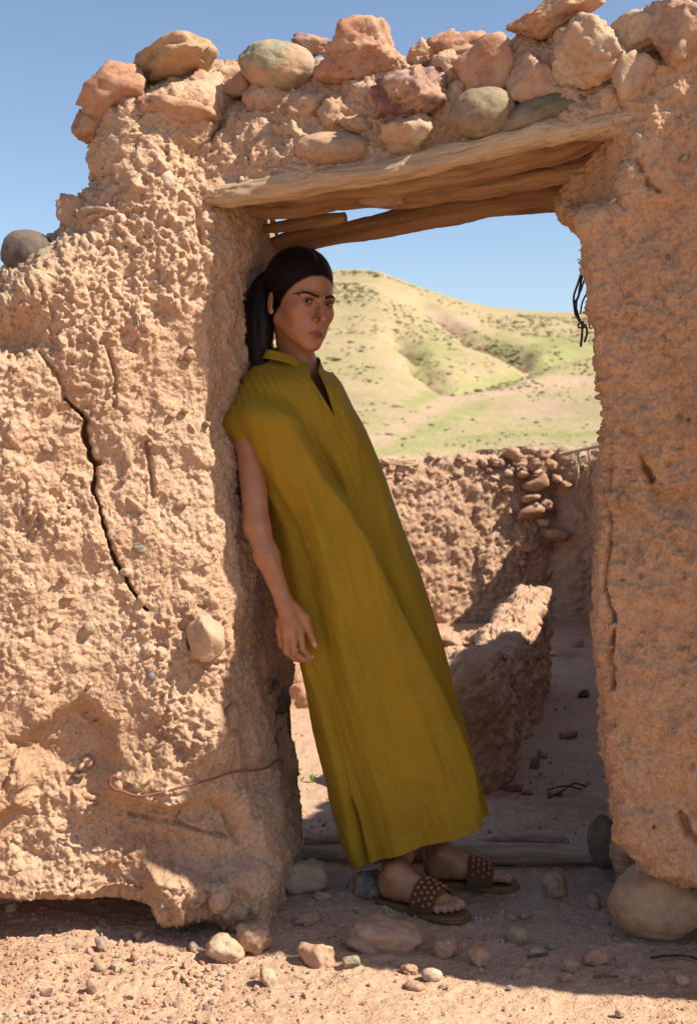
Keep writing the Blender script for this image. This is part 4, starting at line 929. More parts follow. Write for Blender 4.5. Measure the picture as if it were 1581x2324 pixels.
# ================================================================ THE WOMAN
class Body:
    "implicit body: smooth unions and cuts, meshed as one continuous surface"
    def __init__(s): s.p = []
    def cone(s, a, b, ra, rb, k=.012, op=1):
        a = np.array(a, float); b = np.array(b, float); e = b-a; L = max(e@e, 1e-12)
        def f(P):
            t = np.clip(((P-a)@e)/L, 0, 1)
            return np.linalg.norm(P-a-t[..., None]*e, axis=-1)-(ra+(rb-ra)*t)
        s.p.append((f, (a+b)/2, np.sqrt(L)/2+max(ra, rb), op, k)); return s
    def ell(s, c, r, k=.012, op=1, Rm=None):
        c = np.array(c, float); r = np.array(r, float)
        def f(P):
            q = P-c
            if Rm is not None: q = q@Rm
            k0 = np.linalg.norm(q/r, axis=-1); k1 = np.linalg.norm(q/(r*r), axis=-1)
            return np.where(k1 > 1e-9, k0*(k0-1)/np.maximum(k1, 1e-9), -r.min())
        s.p.append((f, c, r.max(), op, k)); return s
    def ev(s, P, idx=None):
        d = np.full(P.shape[:-1], .5)
        for i, (f, c, r, op, k) in enumerate(s.p):
            if idx is not None and i not in idx: continue
            g = f(P)
            if op > 0:
                h = np.clip(.5+.5*(g-d)/k, 0, 1); d = g*(1-h)+d*h-k*h*(1-h)
            else:
                h = np.clip(.5-.5*(d+g)/k, 0, 1); d = d*(1-h)-g*h+k*h*(1-h)
        return d
    def mesh(s, h=.0022, n=12, lo=None, hi=None, extra=None):
        lo = np.array(lo); hi = np.array(hi); B = h*n
        nb = np.ceil((hi-lo)/B).astype(int)
        I = np.stack(np.meshgrid(*[np.arange(v) for v in nb], indexing='ij'), -1).reshape(-1, 3)
        C = lo+(I+.5)*B; d = s.ev(C); act = I[np.abs(d) < B*.87+.012]
        N = (nb*n+1); o = np.stack(np.meshgrid(*[np.arange(n+1)]*3, indexing='ij'), -1)
        keys, pos = [], []; edges = []
        for b in act:
            g0 = b*n; P = lo+(g0+o)*h; c = lo+(b+.5)*B
            idx = {i for i, q in enumerate(s.p) if np.linalg.norm(q[1]-c)-q[2] < B*.87+q[4]+.016}
            if not idx: continue
            D = s.ev(P, idx)
            if extra is not None: D = extra(P, D)
            neg = D < 0
            if neg.all() or not neg.any(): continue
            cs = neg[:-1, :-1, :-1].astype(int); cnt = 0
            for dx in (0, 1):
                for dy in (0, 1):
                    for dz in (0, 1): cnt = cnt+neg[dx:n+dx, dy:n+dy, dz:n+dz]
            m = (cnt > 0) & (cnt < 8); ci = np.argwhere(m)
            acc = np.zeros((len(ci), 3)); w = np.zeros(len(ci))
            cor = [(0, 0, 0), (1, 0, 0), (0, 1, 0), (1, 1, 0), (0, 0, 1), (1, 0, 1), (0, 1, 1), (1, 1, 1)]
            for a in range(8):
                for ax in range(3):
                    if cor[a][ax]: continue
                    p = np.array(cor[a]); q = p.copy(); q[ax] = 1
                    da = D[tuple((ci+p).T)]; db = D[tuple((ci+q).T)]; cr = (da < 0) != (db < 0)
                    t = np.where(cr, da/np.where(cr, da-db, 1), 0)
                    acc += np.where(cr[:, None], p+t[:, None]*(q-p), 0); w += cr
            pos.append(lo+(g0+ci+acc/w[:, None])*h); gi = g0+ci
            keys.append((gi[:, 0]*N[1]+gi[:, 1])*N[2]+gi[:, 2])
            for ax in range(3):
                sl = [slice(0, n)]*3; s2 = [slice(0, n)]*3; s2[ax] = slice(1, n+1)
                A = neg[tuple(sl)]; Bq = neg[tuple(s2)]; e = np.argwhere(A != Bq)
                if len(e): edges.append(np.c_[g0+e, np.full(len(e), ax), A[tuple(e.T)]])
        K = np.concatenate(keys); V = np.concatenate(pos); K, u = np.unique(K, return_index=True); V = V[u]
        E = np.concatenate(edges); out = []
        for ax in range(3):
            e = E[E[:, 3] == ax]; b1, b2 = [(1, 2), (2, 0), (0, 1)][ax]
            q = []
            for (u1, u2) in ((0, 0), (1, 0), (1, 1), (0, 1)):
                c = e[:, :3].copy(); c[:, b1] -= u1; c[:, b2] -= u2
                kk = (c[:, 0]*N[1]+c[:, 1])*N[2]+c[:, 2]; j = np.clip(np.searchsorted(K, kk), 0, len(K)-1)
                q.append(np.where(K[j] == kk, j, -1))
            q = np.stack(q, -1); ok = (q >= 0).all(1); q = q[ok]; fl_ = e[ok, 4] == 0
            q[fl_] = q[fl_][:, ::-1]; out.append(q)
        F = np.concatenate(out)
        # one pass of smoothing
        for _ in range(2):
            S_ = np.zeros_like(V); cn = np.zeros(len(V))
            for a in range(4):
                np.add.at(S_, F[:, a], V[F[:, (a+1) % 4]]); np.add.at(cn, F[:, a], 1)
                np.add.at(S_, F[:, a], V[F[:, (a-1) % 4]]); np.add.at(cn, F[:, a], 1)
            V = V*.55+.45*S_/np.maximum(cn, 1)[:, None]
        return V, F[:, ::-1]

# head frame: +X viewer's right when it faces the camera, -Y forward, +Z up
HS = 1.05; HC = at(681, 683, .045)
HR = np.array(Matrix.Rotation(R(4.5), 3, 'Y') @ Matrix.Rotation(R(35), 3, 'Z') @ Matrix.Rotation(R(6), 3, 'X'))
def hd(x, y, z): return HC + HR@(np.array([x, y, z])*HS)
def hlocal(P): return ((P-HC)@HR)/HS
B = Body()
def he(c, r, k=.012, op=1, rot=None):
    B.ell(hd(*c), np.array(r)*HS, k*HS, op, HR if rot is None else HR@rot)
def hc(a, b, ra, rb, k=.012, op=1): B.cone(hd(*a), hd(*b), ra*HS, rb*HS, k*HS, op)
he((0, .014, .048), (.0735, .094, .080), .01)
he((0, -.026, -.008), (.063, .060, .088), .03)
he((0, -.045, -.070), (.038, .040, .032), .03)
he((0, -.079, -.101), (.017, .015, .014), .02)
for s_ in (-1, 1):
    hc((s_*.050, .004, -.052), (s_*.012, -.070, -.099), .016, .013, .025)
    he((s_*.041, -.060, -.026), (.018, .018, .018), .03)
    hc((s_*.044, -.076, .014), (s_*.012, -.090, .012), .0075, .008, .012)
hc((0, -.087, .012), (0, -.1165, -.035), .0062, .0070, .010)
he((0, -.1165, -.0375), (.0078, .0078, .0066), .007)
for s_ in (-1, 1): he((s_*.0112, -.0985, -.0415), (.0054, .0080, .0054), .006)
he((0, -.052, -.066), (.046, .036, .034), .022)
he((0, -.086, -.064), (.014, .008, .015), .016)
# eye sockets, lids
for s_ in (-1, 1):
    he((s_*.031, -.0965, .001), (.0185, .0125, .0115), .010, -1)
    he((s_*.031, -.0775, .0), (.0150, .0140, .0132), .003)
for s_ in (-1, 1):
    he((s_*.031, -.0930, -.0010), (.0155, .0070, .0074), .0016, -1)
    he((s_*.031, -.0775, .0), (.0125, .0125, .0125), .0003, -1)
# mouth
for s_ in (-1, 1):
    hc((s_*.0210, -.0885, -.0745), (s_*.006, -.0972, -.0705), .0024, .0042, .004)
    hc((s_*.0200, -.0885, -.0765), (0, -.0957, -.0812), .0026, .0056, .004)
hc((-.0225, -.0905, -.0755), (0, -.1010, -.0752), .0010, .0016, .002, -1); hc((.0225, -.0905, -.0755), (0, -.1010, -.0752), .0010, .0016, .002, -1)
he((0, -.100, -.0925), (.013, .006, .0045), .008, -1)
for s_ in (-1, 1): hc((s_*.0065, -.1060, -.0490), (s_*.0085, -.098, -.044), .0030, .0022, .002, -1)
# ears
for s_ in (-1, 1):
    er = np.array(Matrix.Rotation(R(18*s_), 3, 'Z') @ Matrix.Rotation(R(-10), 3, 'X'))
    he((s_*.077, .014, -.014), (.0060, .0155, .027), .004, 1, er)
    he((s_*.084, .010, -.012), (.0065, .0085, .0165), .003, -1, er)
    he((s_*.0775, .003, -.036), (.0055, .008, .008), .005)
# neck, torso, hips, legs
NB = at(672, 850, .10)
B.cone(hd(0, .022, -.060), NB+np.array([0, 0, .03]), .050, .046, .022)
B.cone(hd(0, .000, -.075), NB+np.array([.01, -.01, .0]), .036, .040, .02)
fw = np.array([.80, -.60, 0]); rt = np.array([-.60, -.80, 0]); Z3 = np.array([0, 0, 1.])
chest = NB+np.array([.045, .015, -.16])
TR = np.stack([rt, fw, Z3], -1)
B.ell(chest+np.array([0, 0, -.02]), (.145, .095, .17), .04, Rm=TR)
sh_r = at(580, 905, .01); sh_l = at(738, 925, .20)
B.cone(NB, sh_r, .036, .036, .04); B.cone(NB, sh_l, .036, .036, .04)
B.cone(NB+np.array([.0, .0, -.02]), chest, .06, .07, .05)
for s_ in (-1, 1):
    B.cone(NB+fw*.035+rt*s_*.012+np.array([0, 0, -.004]), NB+rt*s_*.13+fw*.02+np.array([0, 0, .006]), .0085, .007, .014)
hip = at(762, 1290, .09)
B.cone(chest+np.array([.01, 0, -.12]), hip, .09, .115, .06)
ank_r = at(909, 1935, .075); ank_l = at(990, 1912, .19)
kn_r = at(845, 1620, .03); kn_l = at(920, 1610, .16)
B.cone(hip+rt*.07, kn_r, .078, .052, .05); B.cone(hip-rt*.07, kn_l, .078, .052, .05)
def shin(kn, an):
    mid = kn*.68+an*.32
    B.cone(kn, mid, .052, .048, .03); B.cone(mid, an, .050, .0335, .03)
shin(kn_r, ank_r); shin(kn_l, ank_l)
# feet: local x forward, y towards the body's left, z up
def foot(heel, yaw, left, an, pitch=0):
    A = np.array(Matrix.Rotation(yaw, 3, 'Z')); sg = -1 if left else 1
    f = lambda x, y, z: heel+A@np.array([x, y*sg, z])
    B.cone(an, f(.042, 0, .062), .0335, .031, .02)
    B.cone(f(.030, 0, .030), f(.045, 0, .030), .029, .029, .02)
    B.ell(f(.020, 0, .034), (.024, .026, .032), .018, Rm=A)
    B.cone(f(.050, 0, .072), f(.125, .006, .038), .030, .024, .03)
    B.cone(f(.060, -.006, .028), f(.155, -.010, .019), .025, .021, .02)
    B.cone(f(.090, .010, .030), f(.175, .018, .020), .024, .019, .02)
    B.cone(f(.160, -.026, .014), f(.168, .022, .017), .014, .018, .016)
    for (x0, y0, x1, y1, x2, y2, r) in ((.175, .026, .205, .030, .226, .028, .0125), (.180, .009, .208, .011, .224, .011, .0088), (.178, -.006, .200, -.007, .216, -.007, .0083),
                                        (.172, -.020, .192, -.021, .205, -.022, .008), (.163, -.032, .180, -.034, .190, -.035, .0075)):
        B.cone(f(x0, y0, .017), f(x1, y1, r+.006), r*1.0, r*.92, .007); B.cone(f(x1, y1, r+.006), f(x2, y2, r+.0005), r*.95, r*1.0, .005)
    for s2, zz_ in ((1, .078), (-1, .070)): B.ell(f(.040, .028*s2, zz_), (.012, .009, .012), .012, Rm=A)
    # tendon above the heel
    B.cone(f(.006, 0, .05), an+np.array([0, 0, .04])+A@np.array([-.020, 0, 0]), .011, .012, .02)
    return f
SOLE = .020
hr_ = ground_at(866, 2046); hr_[2] = gz(hr_[0]+.1, hr_[1]-.06)+SOLE+.002
tr_ = ground_at(1094, 2100); yaw_r = math.atan2(tr_[1]-hr_[1], tr_[0]-hr_[0])
hl_ = ground_at(966, 2006); hl_[2] = gz(hl_[0]+.1, hl_[1])+SOLE+.002; yaw_l = R(-5)
f_r = foot(hr_, yaw_r, False, ank_r); f_l = foot(hl_, yaw_l, True, ank_l)
# near arm and hand
el = at(583, 1195, -.10); wr = at(645, 1368, -.125)
B.cone(sh_r, at(568, 1000, -.035), .043, .038, .03); B.cone(at(568, 1000, -.035), el, .038, .031, .02)
B.cone(el, at(605, 1262, -.115), .030, .0295, .02); B.cone(at(605, 1262, -.115), wr, .0295, .0205, .02)
B.cone(wr, at(650, 1392, -.125), .0215, .021, .012)
def hp_(a, b, y): return at(a, b, y)
kn = {'i': (680, 1430, -.118), 'm': (664, 1439, -.128), 'r': (649, 1440, -.125), 'p': (635, 1434, -.110)}
for q, r_ in (('i', .0115), ('m', .012), ('r', .0115), ('p', .0105)):
    B.cone(at(652, 1385, -.122), at(*kn[q]), .017, r_, .010)
B.cone(at(636, 1410, -.105), at(672, 1425, -.105), .012, .012, .012)
for a in ([(680, 1430, -.118, .0112), (686, 1473, -.120, .0088), (700, 1487, -.108, .0074), (710, 1492, -.098, .0062)],
          [(664, 1439, -.128, .0112), (667, 1482, -.130, .0088), (687, 1496, -.118, .0074), (703, 1500, -.106, .0062)],
          [(649, 1440, -.125, .0105), (650, 1480, -.125, .0083), (670, 1496, -.112, .0070), (688, 1500, -.100, .006)],
          [(635, 1434, -.110, .0095), (638, 1464, -.112, .0075), (652, 1480, -.104, .0063), (666, 1487, -.094, .0055)]):
    for j in range(3): B.cone(at(*a[j][:3]), at(*a[j+1][:3]), a[j][3], a[j+1][3], .0035)
th = [(664, 1376, -.120, .015), (690, 1402, -.108, .0135), (701, 1434, -.104, .0100), (712, 1460, -.100, .0085), (716, 1468, -.099, .0072)]
for j in range(4): B.cone(at(*th[j][:3]), at(*th[j+1][:3]), th[j][3], th[j+1][3], .008 if j < 2 else .003)
# far arm, hanging behind the dress
B.cone(sh_l, at(800, 1130, .26), .042, .034, .03); B.cone(at(800, 1130, .26), at(850, 1300, .2), .032, .022, .02)
bv, bf = B.mesh(.0023, 12, (-.42, -.24, -.01), (.56, .44, 1.86))
hl = hlocal(bv); inh = hl[:, 2] > -.14
tone = np.zeros((len(bv), 3))
lx, ly, lz = hl.T
# lips, cheeks, nails as their own colour
lip = ss(1.15, .85, np.sqrt((lx/.0225)**2+((lz+.0758)/(.0098-.0045*np.abs(lx)/.025))**2))*(ly < -.082)*(ly > -.115)*inh
tone[:, 0] = lip
tone[:, 1] = (np.exp(-((np.abs(lx)-.043)/.02)**2-((lz+.028)/.018)**2)*.8+np.exp(-(lx/.012)**2-((lz+.040)/.012)**2)*.5)*(ly < -.04)*inh
tone[:, 2] = (np.exp(-((np.abs(lx)-.031)/.017)**2-((lz-.004)/.010)**2)*.7)*(ly < -.06)*inh
def near(p, r): return np.exp(-(np.linalg.norm(bv-p, axis=1)/r)**2)
nail = np.maximum.reduce([near(at(714, 1464, -.110), .0055), near(at(709, 1490, -.106), .004)])
for F_ in (f_r, f_l):
    for (x, y, z, r) in ((.226, .028, .024, .006), (.225, .011, .017, .004), (.216, -.007, .016, .004), (.205, -.022, .015, .004), (.190, -.035, .014, .0035)):
        nail = np.maximum(nail, near(F_(x, y, z), r)); tone[:, 1] = np.maximum(tone[:, 1], .6*near(F_(x, y, .01), .014))
m, t, b = nodes('sun_browned_skin'); v = coords(t); a_ = t.nodes.new('ShaderNodeAttribute'); a_.attribute_name = 'tone'
sp = t.nodes.new('ShaderNodeSeparateXYZ'); t.links.new(a_.outputs['Vector'], sp.inputs[0])
a2 = t.nodes.new('ShaderNodeAttribute'); a2.attribute_name = 'nail'
n1 = noise_n(t, 40, 4, .6, v); n2 = noise_n(t, 420, 3, .6, v)
c = ramp(t, n1, [(.3, (.34, .145, .068)), (.6, (.41, .185, .090)), (.8, (.45, .215, .108))])
c = mixc(t, sp.outputs[1], c, (.42, .155, .10)); c = mixc(t, sp.outputs[2], c, (.17, .065, .036))
c = mixc(t, sp.outputs[0], c, (.27, .055, .042)); c = mixc(t, a2.outputs['Fac'], c, (.55, .34, .27))
c = mixc(t, .35, c, ramp(t, n2, [(.3, (.7, .66, .64)), (.6, (1.05, 1.05, 1.05))]), 'MULTIPLY')
t.links.new(c, b.inputs['Base Color']); b.inputs['Roughness'].default_value = .42; b.inputs['Specular IOR Level'].default_value = .45
b.inputs['Subsurface Weight'].default_value = .12; b.inputs['Subsurface Radius'].default_value = (.01, .004, .002); b.inputs['Subsurface Scale'].default_value = .6
a3 = t.nodes.new('ShaderNodeAttribute'); a3.attribute_name = 'scalp'; a4 = t.nodes.new('ShaderNodeAttribute'); a4.attribute_name = 'grain'
n6 = noise_n(t, 1.0, 3, .6, a4.outputs['Vector']); ad = t.nodes.new('ShaderNodeMath'); ad.operation = 'MULTIPLY_ADD'; ad.inputs[1].default_value = .6
t.links.new(n6, ad.inputs[0]); t.links.new(a3.outputs['Fac'], ad.inputs[2])
c = mixc(t, ramp(t, ad.outputs[0], [(.40, (0, 0, 0)), (.95, (1, 1, 1))]), c, (.012, .007, .005)); t.links.new(c, b.inputs['Base Color'])
rv = ramp(t, ad.outputs[0], [(.40, (.44, .44, .44)), (.8, (.72, .72, .72))]); t.links.new(rv, b.inputs['Roughness']); t.links.new(ramp(t, ad.outputs[0], [(.40, (.45, .45, .45)), (.8, (.10, .10, .10))]), b.inputs['Specular IOR Level'])
bump(t, b, [(n2, .25, .0006)]); M['skin'] = m
fe0 = (lz-.073)+1.20*(ly+.085); fe0 = np.minimum(fe0, np.maximum(lz+.022, ly-.022))
scalp = np.clip((fe0+.009)/.017, 0, 1)*inh*(lz > -.06)*((np.abs(lx) < .0745) | (ly > .035) | (lz > .022))
scalp = np.where(inh & (lz > -.06), scalp, -1.0)
base = np.array([.12, .05, 0.0])
person = obj('person', bv, bf, M['skin'], loc=base, attrs={'tone': tone, 'nail': np.clip(nail*1.6, 0, 1), 'scalp': scalp, 'grain': np.stack([lx*150, ly*14, (lz-ly*.3)*150], -1)})
tag(person, 'dark haired woman in a long mustard dress and beaded sandals, leaning against the doorway', 'person')
# eyes
m, t, b = nodes('eye_surface'); a_ = t.nodes.new('ShaderNodeAttribute'); a_.attribute_name = 'ang'
t.links.new(ramp(t, a_.outputs['Fac'], [(0, (.004, .003, .002)), (.20, (.004, .003, .002)), (.22, (.035, .020, .010)), (.46, (.025, .014, .008)), (.50, (.02, .012, .008)), (.53, (.34, .27, .24)), (1, (.30, .22, .19))]), b.inputs['Base Color'])
b.inputs['Roughness'].default_value = .22; b.inputs['Specular IOR Level'].default_value = .3; M['eye'] = m
V0, F0 = ico(5)
for s_ in (-1, 1):
    c = hd(s_*.031, -.0775, 0); g = CAM-c; g /= np.linalg.norm(g)
    ang = np.arccos(np.clip(V0@g, -1, 1))/1.0
    o = obj('eye', V0*.0124*HS+c, F0, M['eye'], person, loc=c, attrs={'ang': ang})
def skin_at(x, z, dy=0.0):
    "point on the face surface for local x, z"
    ys = np.linspace(-.135, -.03, 211); P = np.array([hd(x, y, z) for y in ys]); d = B.ev(P)
    i = np.argmax(d < 0); return hd(x, ys[i]+dy, z)
m, t, b = nodes('dark_brown_hair'); v = coords(t, attr='grain')
n1 = noise_n(t, 1.0, 4, .6, v); t.links.new(ramp(t, n1, [(.35, (.005, .003, .002)), (.65, (.014, .008, .006))]), b.inputs['Base Color'])
b.inputs['Roughness'].default_value = .55; b.inputs['Specular IOR Level'].default_value = .25; bump(t, b, [(n1, .5, .0012)]); M['hair'] = m
m, t, b = nodes('brow_hair'); b.inputs['Base Color'].default_value = (.016, .009, .007, 1); b.inputs['Roughness'].default_value = .8; M['brow'] = m
rr = np.random.default_rng(21)
for s_ in (-1, 1):
    # brow: many short hairs laid along the arch
    Vb, Fb, o_ = [], [], 0
    ctrl = [(.0085, .0140), (.020, .0165), (.031, .0200), (.043, .0205), (.056, .0130)]
    for k in range(420):
        u = rr.random(); x = np.interp(u, [0, .25, .5, .75, 1], [c_[0] for c_ in ctrl]); z = np.interp(u, [0, .25, .5, .75, 1], [c_[1] for c_ in ctrl])
        w = .0036*(1-.75*max(0, u-.4)/.6); z += rr.uniform(-w, w)
        p = skin_at(s_*x, z, -.0006); q = skin_at(s_*(x+.0038), z+.0011*(1-2.2*u), -.0008); out = HR@np.array([s_*.25, -.97, 0])
        e = np.cross(q-p, out); e /= np.linalg.norm(e); e *= .00036
        Vb += [p-e, p+e, (p+q)/2+out*.0004+e, q, (p+q)/2+out*.0004-e]; Fb.append([o_, o_+1, o_+2, o_+3, o_+4]); o_ += 5
    bo = obj('eyebrow', np.array(Vb), Fb, M['brow'], person, loc=hd(s_*.03, -.09, .018))
    # lids: thin shells over the eyeball with clean edges, and the lash line along them
    ec = np.array([s_*.031, -.0775, 0])
    def lid(lon, lat, r):
        return hd(ec[0]+r*math.sin(lon)*math.cos(lat)*1.0, ec[1]-r*math.cos(lon)*math.cos(lat), ec[2]+r*math.sin(lat))
    def edge(u, up):
        k = math.sqrt(max(0, 1-abs(u)**2.2))
        return (R(20)*k*(1-.12*u) if up > 0 else -R(16)*k) + R(3.5)*u - R(3)
    for up in (1, -1):
        G_ = np.zeros((41, 14, 3))
        for i, u in enumerate(np.linspace(-1.12, 1.12, 41)):
            e0 = edge(max(-1, min(1, u)), up)
            for j in range(14):
                w = j/13; lat = e0*(1-w)+up*R(52)*w
                G_[i, j] = lid(u*R(64), lat, (.01325+.0010*w if j else .0122))
        lo_ = obj('eyelid', G_.reshape(-1, 3), grid_faces(41, 14), M['skin'], person, loc=G_[20, 5], attrs={'tone': np.tile([0, 0, .75 if up > 0 else .5], (41*14, 1)), 'nail': np.zeros(41*14)})
        pts = [(*lid(u*R(64), edge(u, up)+up*R(1), .01345), (.0013 if up > 0 else .0005)*(1.15-.5*abs(u))) for u in np.linspace(-1, 1, 11)]
        tube('eyelash', pts, M['brow'], person, n=34, seg=6)
        if up > 0:
            for u in np.linspace(-.9, .95, 22):
                p = lid(u*R(64), edge(u, 1), .0134); q = lid(u*R(72), edge(u, 1)+R(4), .0172); r_ = lid(u*R(78), edge(u, 1)+R(18), .0200)
                tube('eyelash', [(*p, .00022), (*q, .00018), (*r_, .00008)], M['brow'], person, n=6, seg=4)
# hair: cap drawn back from a centre parting, tail at the nape
HB = Body()
HB.ell(hd(0, .020, .050), np.array((.0815, .0975, .0855))*HS, .01, 1, HR)
HB.ell(hd(0, .045, .000), np.array((.070, .070, .070))*HS, .03, 1, HR)
def hairline(P, D):
    q = hlocal(P); x, y, z = q[..., 0], q[..., 1], q[..., 2]
    ax_ = np.abs(x)
    f = (z-.073) + 1.20*(y+.085) - .9*np.clip(ax_-.035, 0, 1)*0 + .10*np.clip(.03-ax_, 0, .03)*0
    f = np.minimum(f, np.maximum(z+.022, y-.022)*1.0)        # leaves the ears and the cheek free
    f = np.maximum(f, -9)
    f = f - .001
    return D + .011*ss(.024, -.001, f)
tail = [(at(627, 628, .10), .030), (at(600, 655, .09), .036), (at(590, 700, .07), .040), (at(588, 755, .05), .038), (at(590, 800, .04), .028), (at(592, 838, .03), .014)]
hv, hf = HB.mesh(.0019, 12, HC-.2, HC+.2, hairline)
q = hlocal(hv); part = np.exp(-(q[:, 0]/.0035)**2)*(q[:, 1] < .02)*(q[:, 2] > .03)
strand_n = fbm(np.stack([q[:, 0]*160*(1-.0*q[:, 1]), q[:, 1]*12, (q[:, 2]-q[:, 1]*.3)*150], -1), 3)
nrm = q-np.array([0, .02, .04]); nrm /= np.linalg.norm(nrm, axis=1)[:, None]
hv = hv + (nrm@HR.T)*(.0009*strand_n-.0022*part)[:, None]
q0 = hlocal(hv); fe = (q0[:, 2]-.073)+1.20*(q0[:, 1]+.085); fe = np.minimum(fe, np.maximum(q0[:, 2]+.022, q0[:, 1]-.022))
m, t, b = nodes('hair_drawn_back'); v = coords(t, (1, 1, 1), attr='grain'); a_ = t.nodes.new('ShaderNodeAttribute'); a_.attribute_name = 'root'
n1 = noise_n(t, 1.0, 4, .6, v); n2 = noise_n(t, 1.6, 2, .5, v)
ad = t.nodes.new('ShaderNodeMath'); ad.operation = 'MULTIPLY_ADD'; ad.inputs[1].default_value = .35; t.links.new(n2, ad.inputs[0]); t.links.new(a_.outputs['Fac'], ad.inputs[2])
hc_ = ramp(t, n1, [(.35, (.005, .003, .002)), (.65, (.016, .009, .006))])
t.links.new(mixc(t, ramp(t, ad.outputs[0], [(.22, (0, 0, 0)), (.75, (1, 1, 1))]), (.26, .115, .056), hc_), b.inputs['Base Color'])
b.inputs['Roughness'].default_value = .5; b.inputs['Specular IOR Level'].default_value = .14; bump(t, b, [(n1, .6, .0014)])
hair = obj('hair', hv, hf, m, person, loc=HC, attrs={'root': np.clip((fe+.012)/.010, 0, 1)*(1-.8*part), 'grain': np.stack([q[:, 0]*170, q[:, 1]*10, (q[:, 2]-q[:, 1]*.3)*150], -1)})
def tail_disp(g, t, a, rad):
    return .0022*fbm(np.stack([np.cos(a)[None]*2.6+0*t[:, None], np.sin(a)[None]*2.6+0*t[:, None], 5*t[:, None]+0*a[None]], -1), 5)+.0003*np.sin(a*31+t[:, None]*14)
pt_o = tube('ponytail', [(*p, r) for p, r in tail], M['hair'], hair, n=90, seg=90, flat=1.0, disp=tail_disp, upv=(1, 0, 0))
tube('hair_tie', [(*(tail[0][0]+np.array([.012, -.0, .006])), .024), (*(tail[0][0]*.5+tail[1][0]*.5), .031)], M['brow'], hair, n=8, seg=30)
rr = np.random.default_rng(9)
for k in range(46):
    o_ = rr.normal(size=3)*.012; pts = [(*(p+o_*(.6+.5*j)+rr.normal(size=3)*.004+np.array([0, -.018, 0])*(j > 0)), .0006) for j, (p, r) in enumerate(tail)]
    e_ = np.array(pts); c_ = np.array([p for p, r in tail]); dd = e_[:, :3]-c_; L_ = np.linalg.norm(dd, axis=1)[:, None]; rr_ = np.array([r for p, r in tail])[:, None]
    e_[:, :3] = c_+dd/L_*(rr_*rr.uniform(.95, 1.12)); e_[-1, :3] += rr.normal(size=3)*.006
    tube('hair_strand', [tuple(x) for x in e_], M['hair'], hair, n=22, seg=4)
for k in range(26):
    a_ = rr.uniform(-.05, .05); z_ = rr.uniform(.10, .135); tube('hair_strand', [(*hd(a_, -.05+rr.uniform(-.01, .03), z_-.02-abs(a_)*.3), .0003), (*hd(a_*1.05, .0, z_+.006), .0003), (*hd(a_*1.1, .04, z_-.002), .0002)], M['brow'], hair, n=10, seg=4)
# ---- the dress: rings from neck to hem
LV = [((605, 815), (741, 843), .066, .090), ((585, 826), (758, 852), .095, .095), ((562, 845), (774, 868), .125, .085), ((548, 868), (786, 893), .145, .07), ((530, 912), (800, 925), .155, .06),
      ((499, 967), (822, 962), .158, .055), ((556, 1030), (842, 1005), .155, .06), ((603, 1104), (874, 1082), .150, .065), ((622, 1200), (912, 1190), .148, .07), ((648, 1300), (952, 1290), .150, .068),
      ((666, 1400), (980, 1375), .150, .066), ((683, 1500), (1010, 1470), .150, .066), ((703, 1600), (1034, 1565), .148, .066), ((724, 1700), (1060, 1655), .146, .068), ((747, 1800), (1083, 1740), .142, .07),
      ((770, 1890), (1100, 1800), .138, .072), ((800, 1968), (1113, 1850), .134, .075)]
NVd, NUd = 560, 440
lv = np.array([[*a, *b_, c_, d_] for a, b_, c_, d_ in LV], float); tl = np.r_[0, np.cumsum(np.hypot(*np.diff((lv[:, :2]+lv[:, 2:4])/2, axis=0).T))]
LQ, tq = interp_path(np.c_[lv[:, :3]*0+np.c_[tl, 0*tl, 0*tl], lv], NVd)
LQ = np.stack([np.interp(np.linspace(0, tl[-1], NVd), tl, lv[:, k]) for k in range(6)], -1)
kw = np.exp(-.5*(np.arange(-12, 13)/3.2)**2); kw /= kw.sum()
LQs = np.stack([np.convolve(np.pad(LQ[:, j], 12, 'reflect', reflect_type='odd'), kw, 'valid') for j in range(6)], -1); LQ = LQs
th_ = np.linspace(0, 2*math.pi, NUd, endpoint=False)
DG = np.zeros((NVd, NUd, 3)); 
for i in range(NVd):
    l0, l1, r0, r1, bb, yc = LQ[i]; Lp = at(l0, l1, yc); Rp = at(r0, r1, yc); c = (Lp+Rp)/2; a_v = (Rp-Lp)/2
    tilt_ = np.interp(i/NVd, [0, .3, 1], [.10, .0, .22]); dv = np.array([0, -math.cos(tilt_), math.sin(tilt_)])*bb
    ex = np.interp(i/NVd, [0, .10, .16, .27, .34, 1], [1, .75, .55, .6, .92, 1.0]); lf = ss(-.2, .3, np.cos(th_)); ek = 1+(ex-1)*lf
    ce = np.sign(np.cos(th_))*np.abs(np.cos(th_))**np.minimum(ek, .92); se = np.sign(np.sin(th_))*np.abs(np.sin(th_))**ek
    DG[i] = c - a_v*ce[:, None] + dv*se[:, None]
# top rises towards the back of the neck, dips in front
u_ = np.linspace(0, 1, NVd)[:, None]
Nd = grid_normals(DG); Nd = -Nd if (Nd[NVd//2, NUd//4, 1] > 0) else Nd
dx_, dy_ = proj(DG); frontm = ss(-.15, .25, np.sin(th_))[None]
s_ = (1-np.cos(th_))[None]/2
wf = fbm(np.stack([dx_*.004, dy_*.0022, 0*dx_], -1), 3)
grow = ss(850, 1150, dy_)
D = 0*dx_
def crease(pts, h, wl, wr, y0=None, y1=None, jit=0.0):
    "a fold: cloth swells up to the line from its left and drops away sharply on its right"
    P = np.array(pts, float); xi = np.interp(dy_, P[:, 1], P[:, 0]) + jit*6*wf; sl = np.gradient(xi, axis=0)
    d = (dx_-xi)*.82; e = np.where(d < 0, np.exp(-(d/wl)**2), np.exp(-(d/wr)**2))
    lim = ss(P[0, 1]-10, P[0, 1]+60, dy_)*ss(P[-1, 1]+5, P[-1, 1]-60, dy_)
    return h*e*lim*frontm
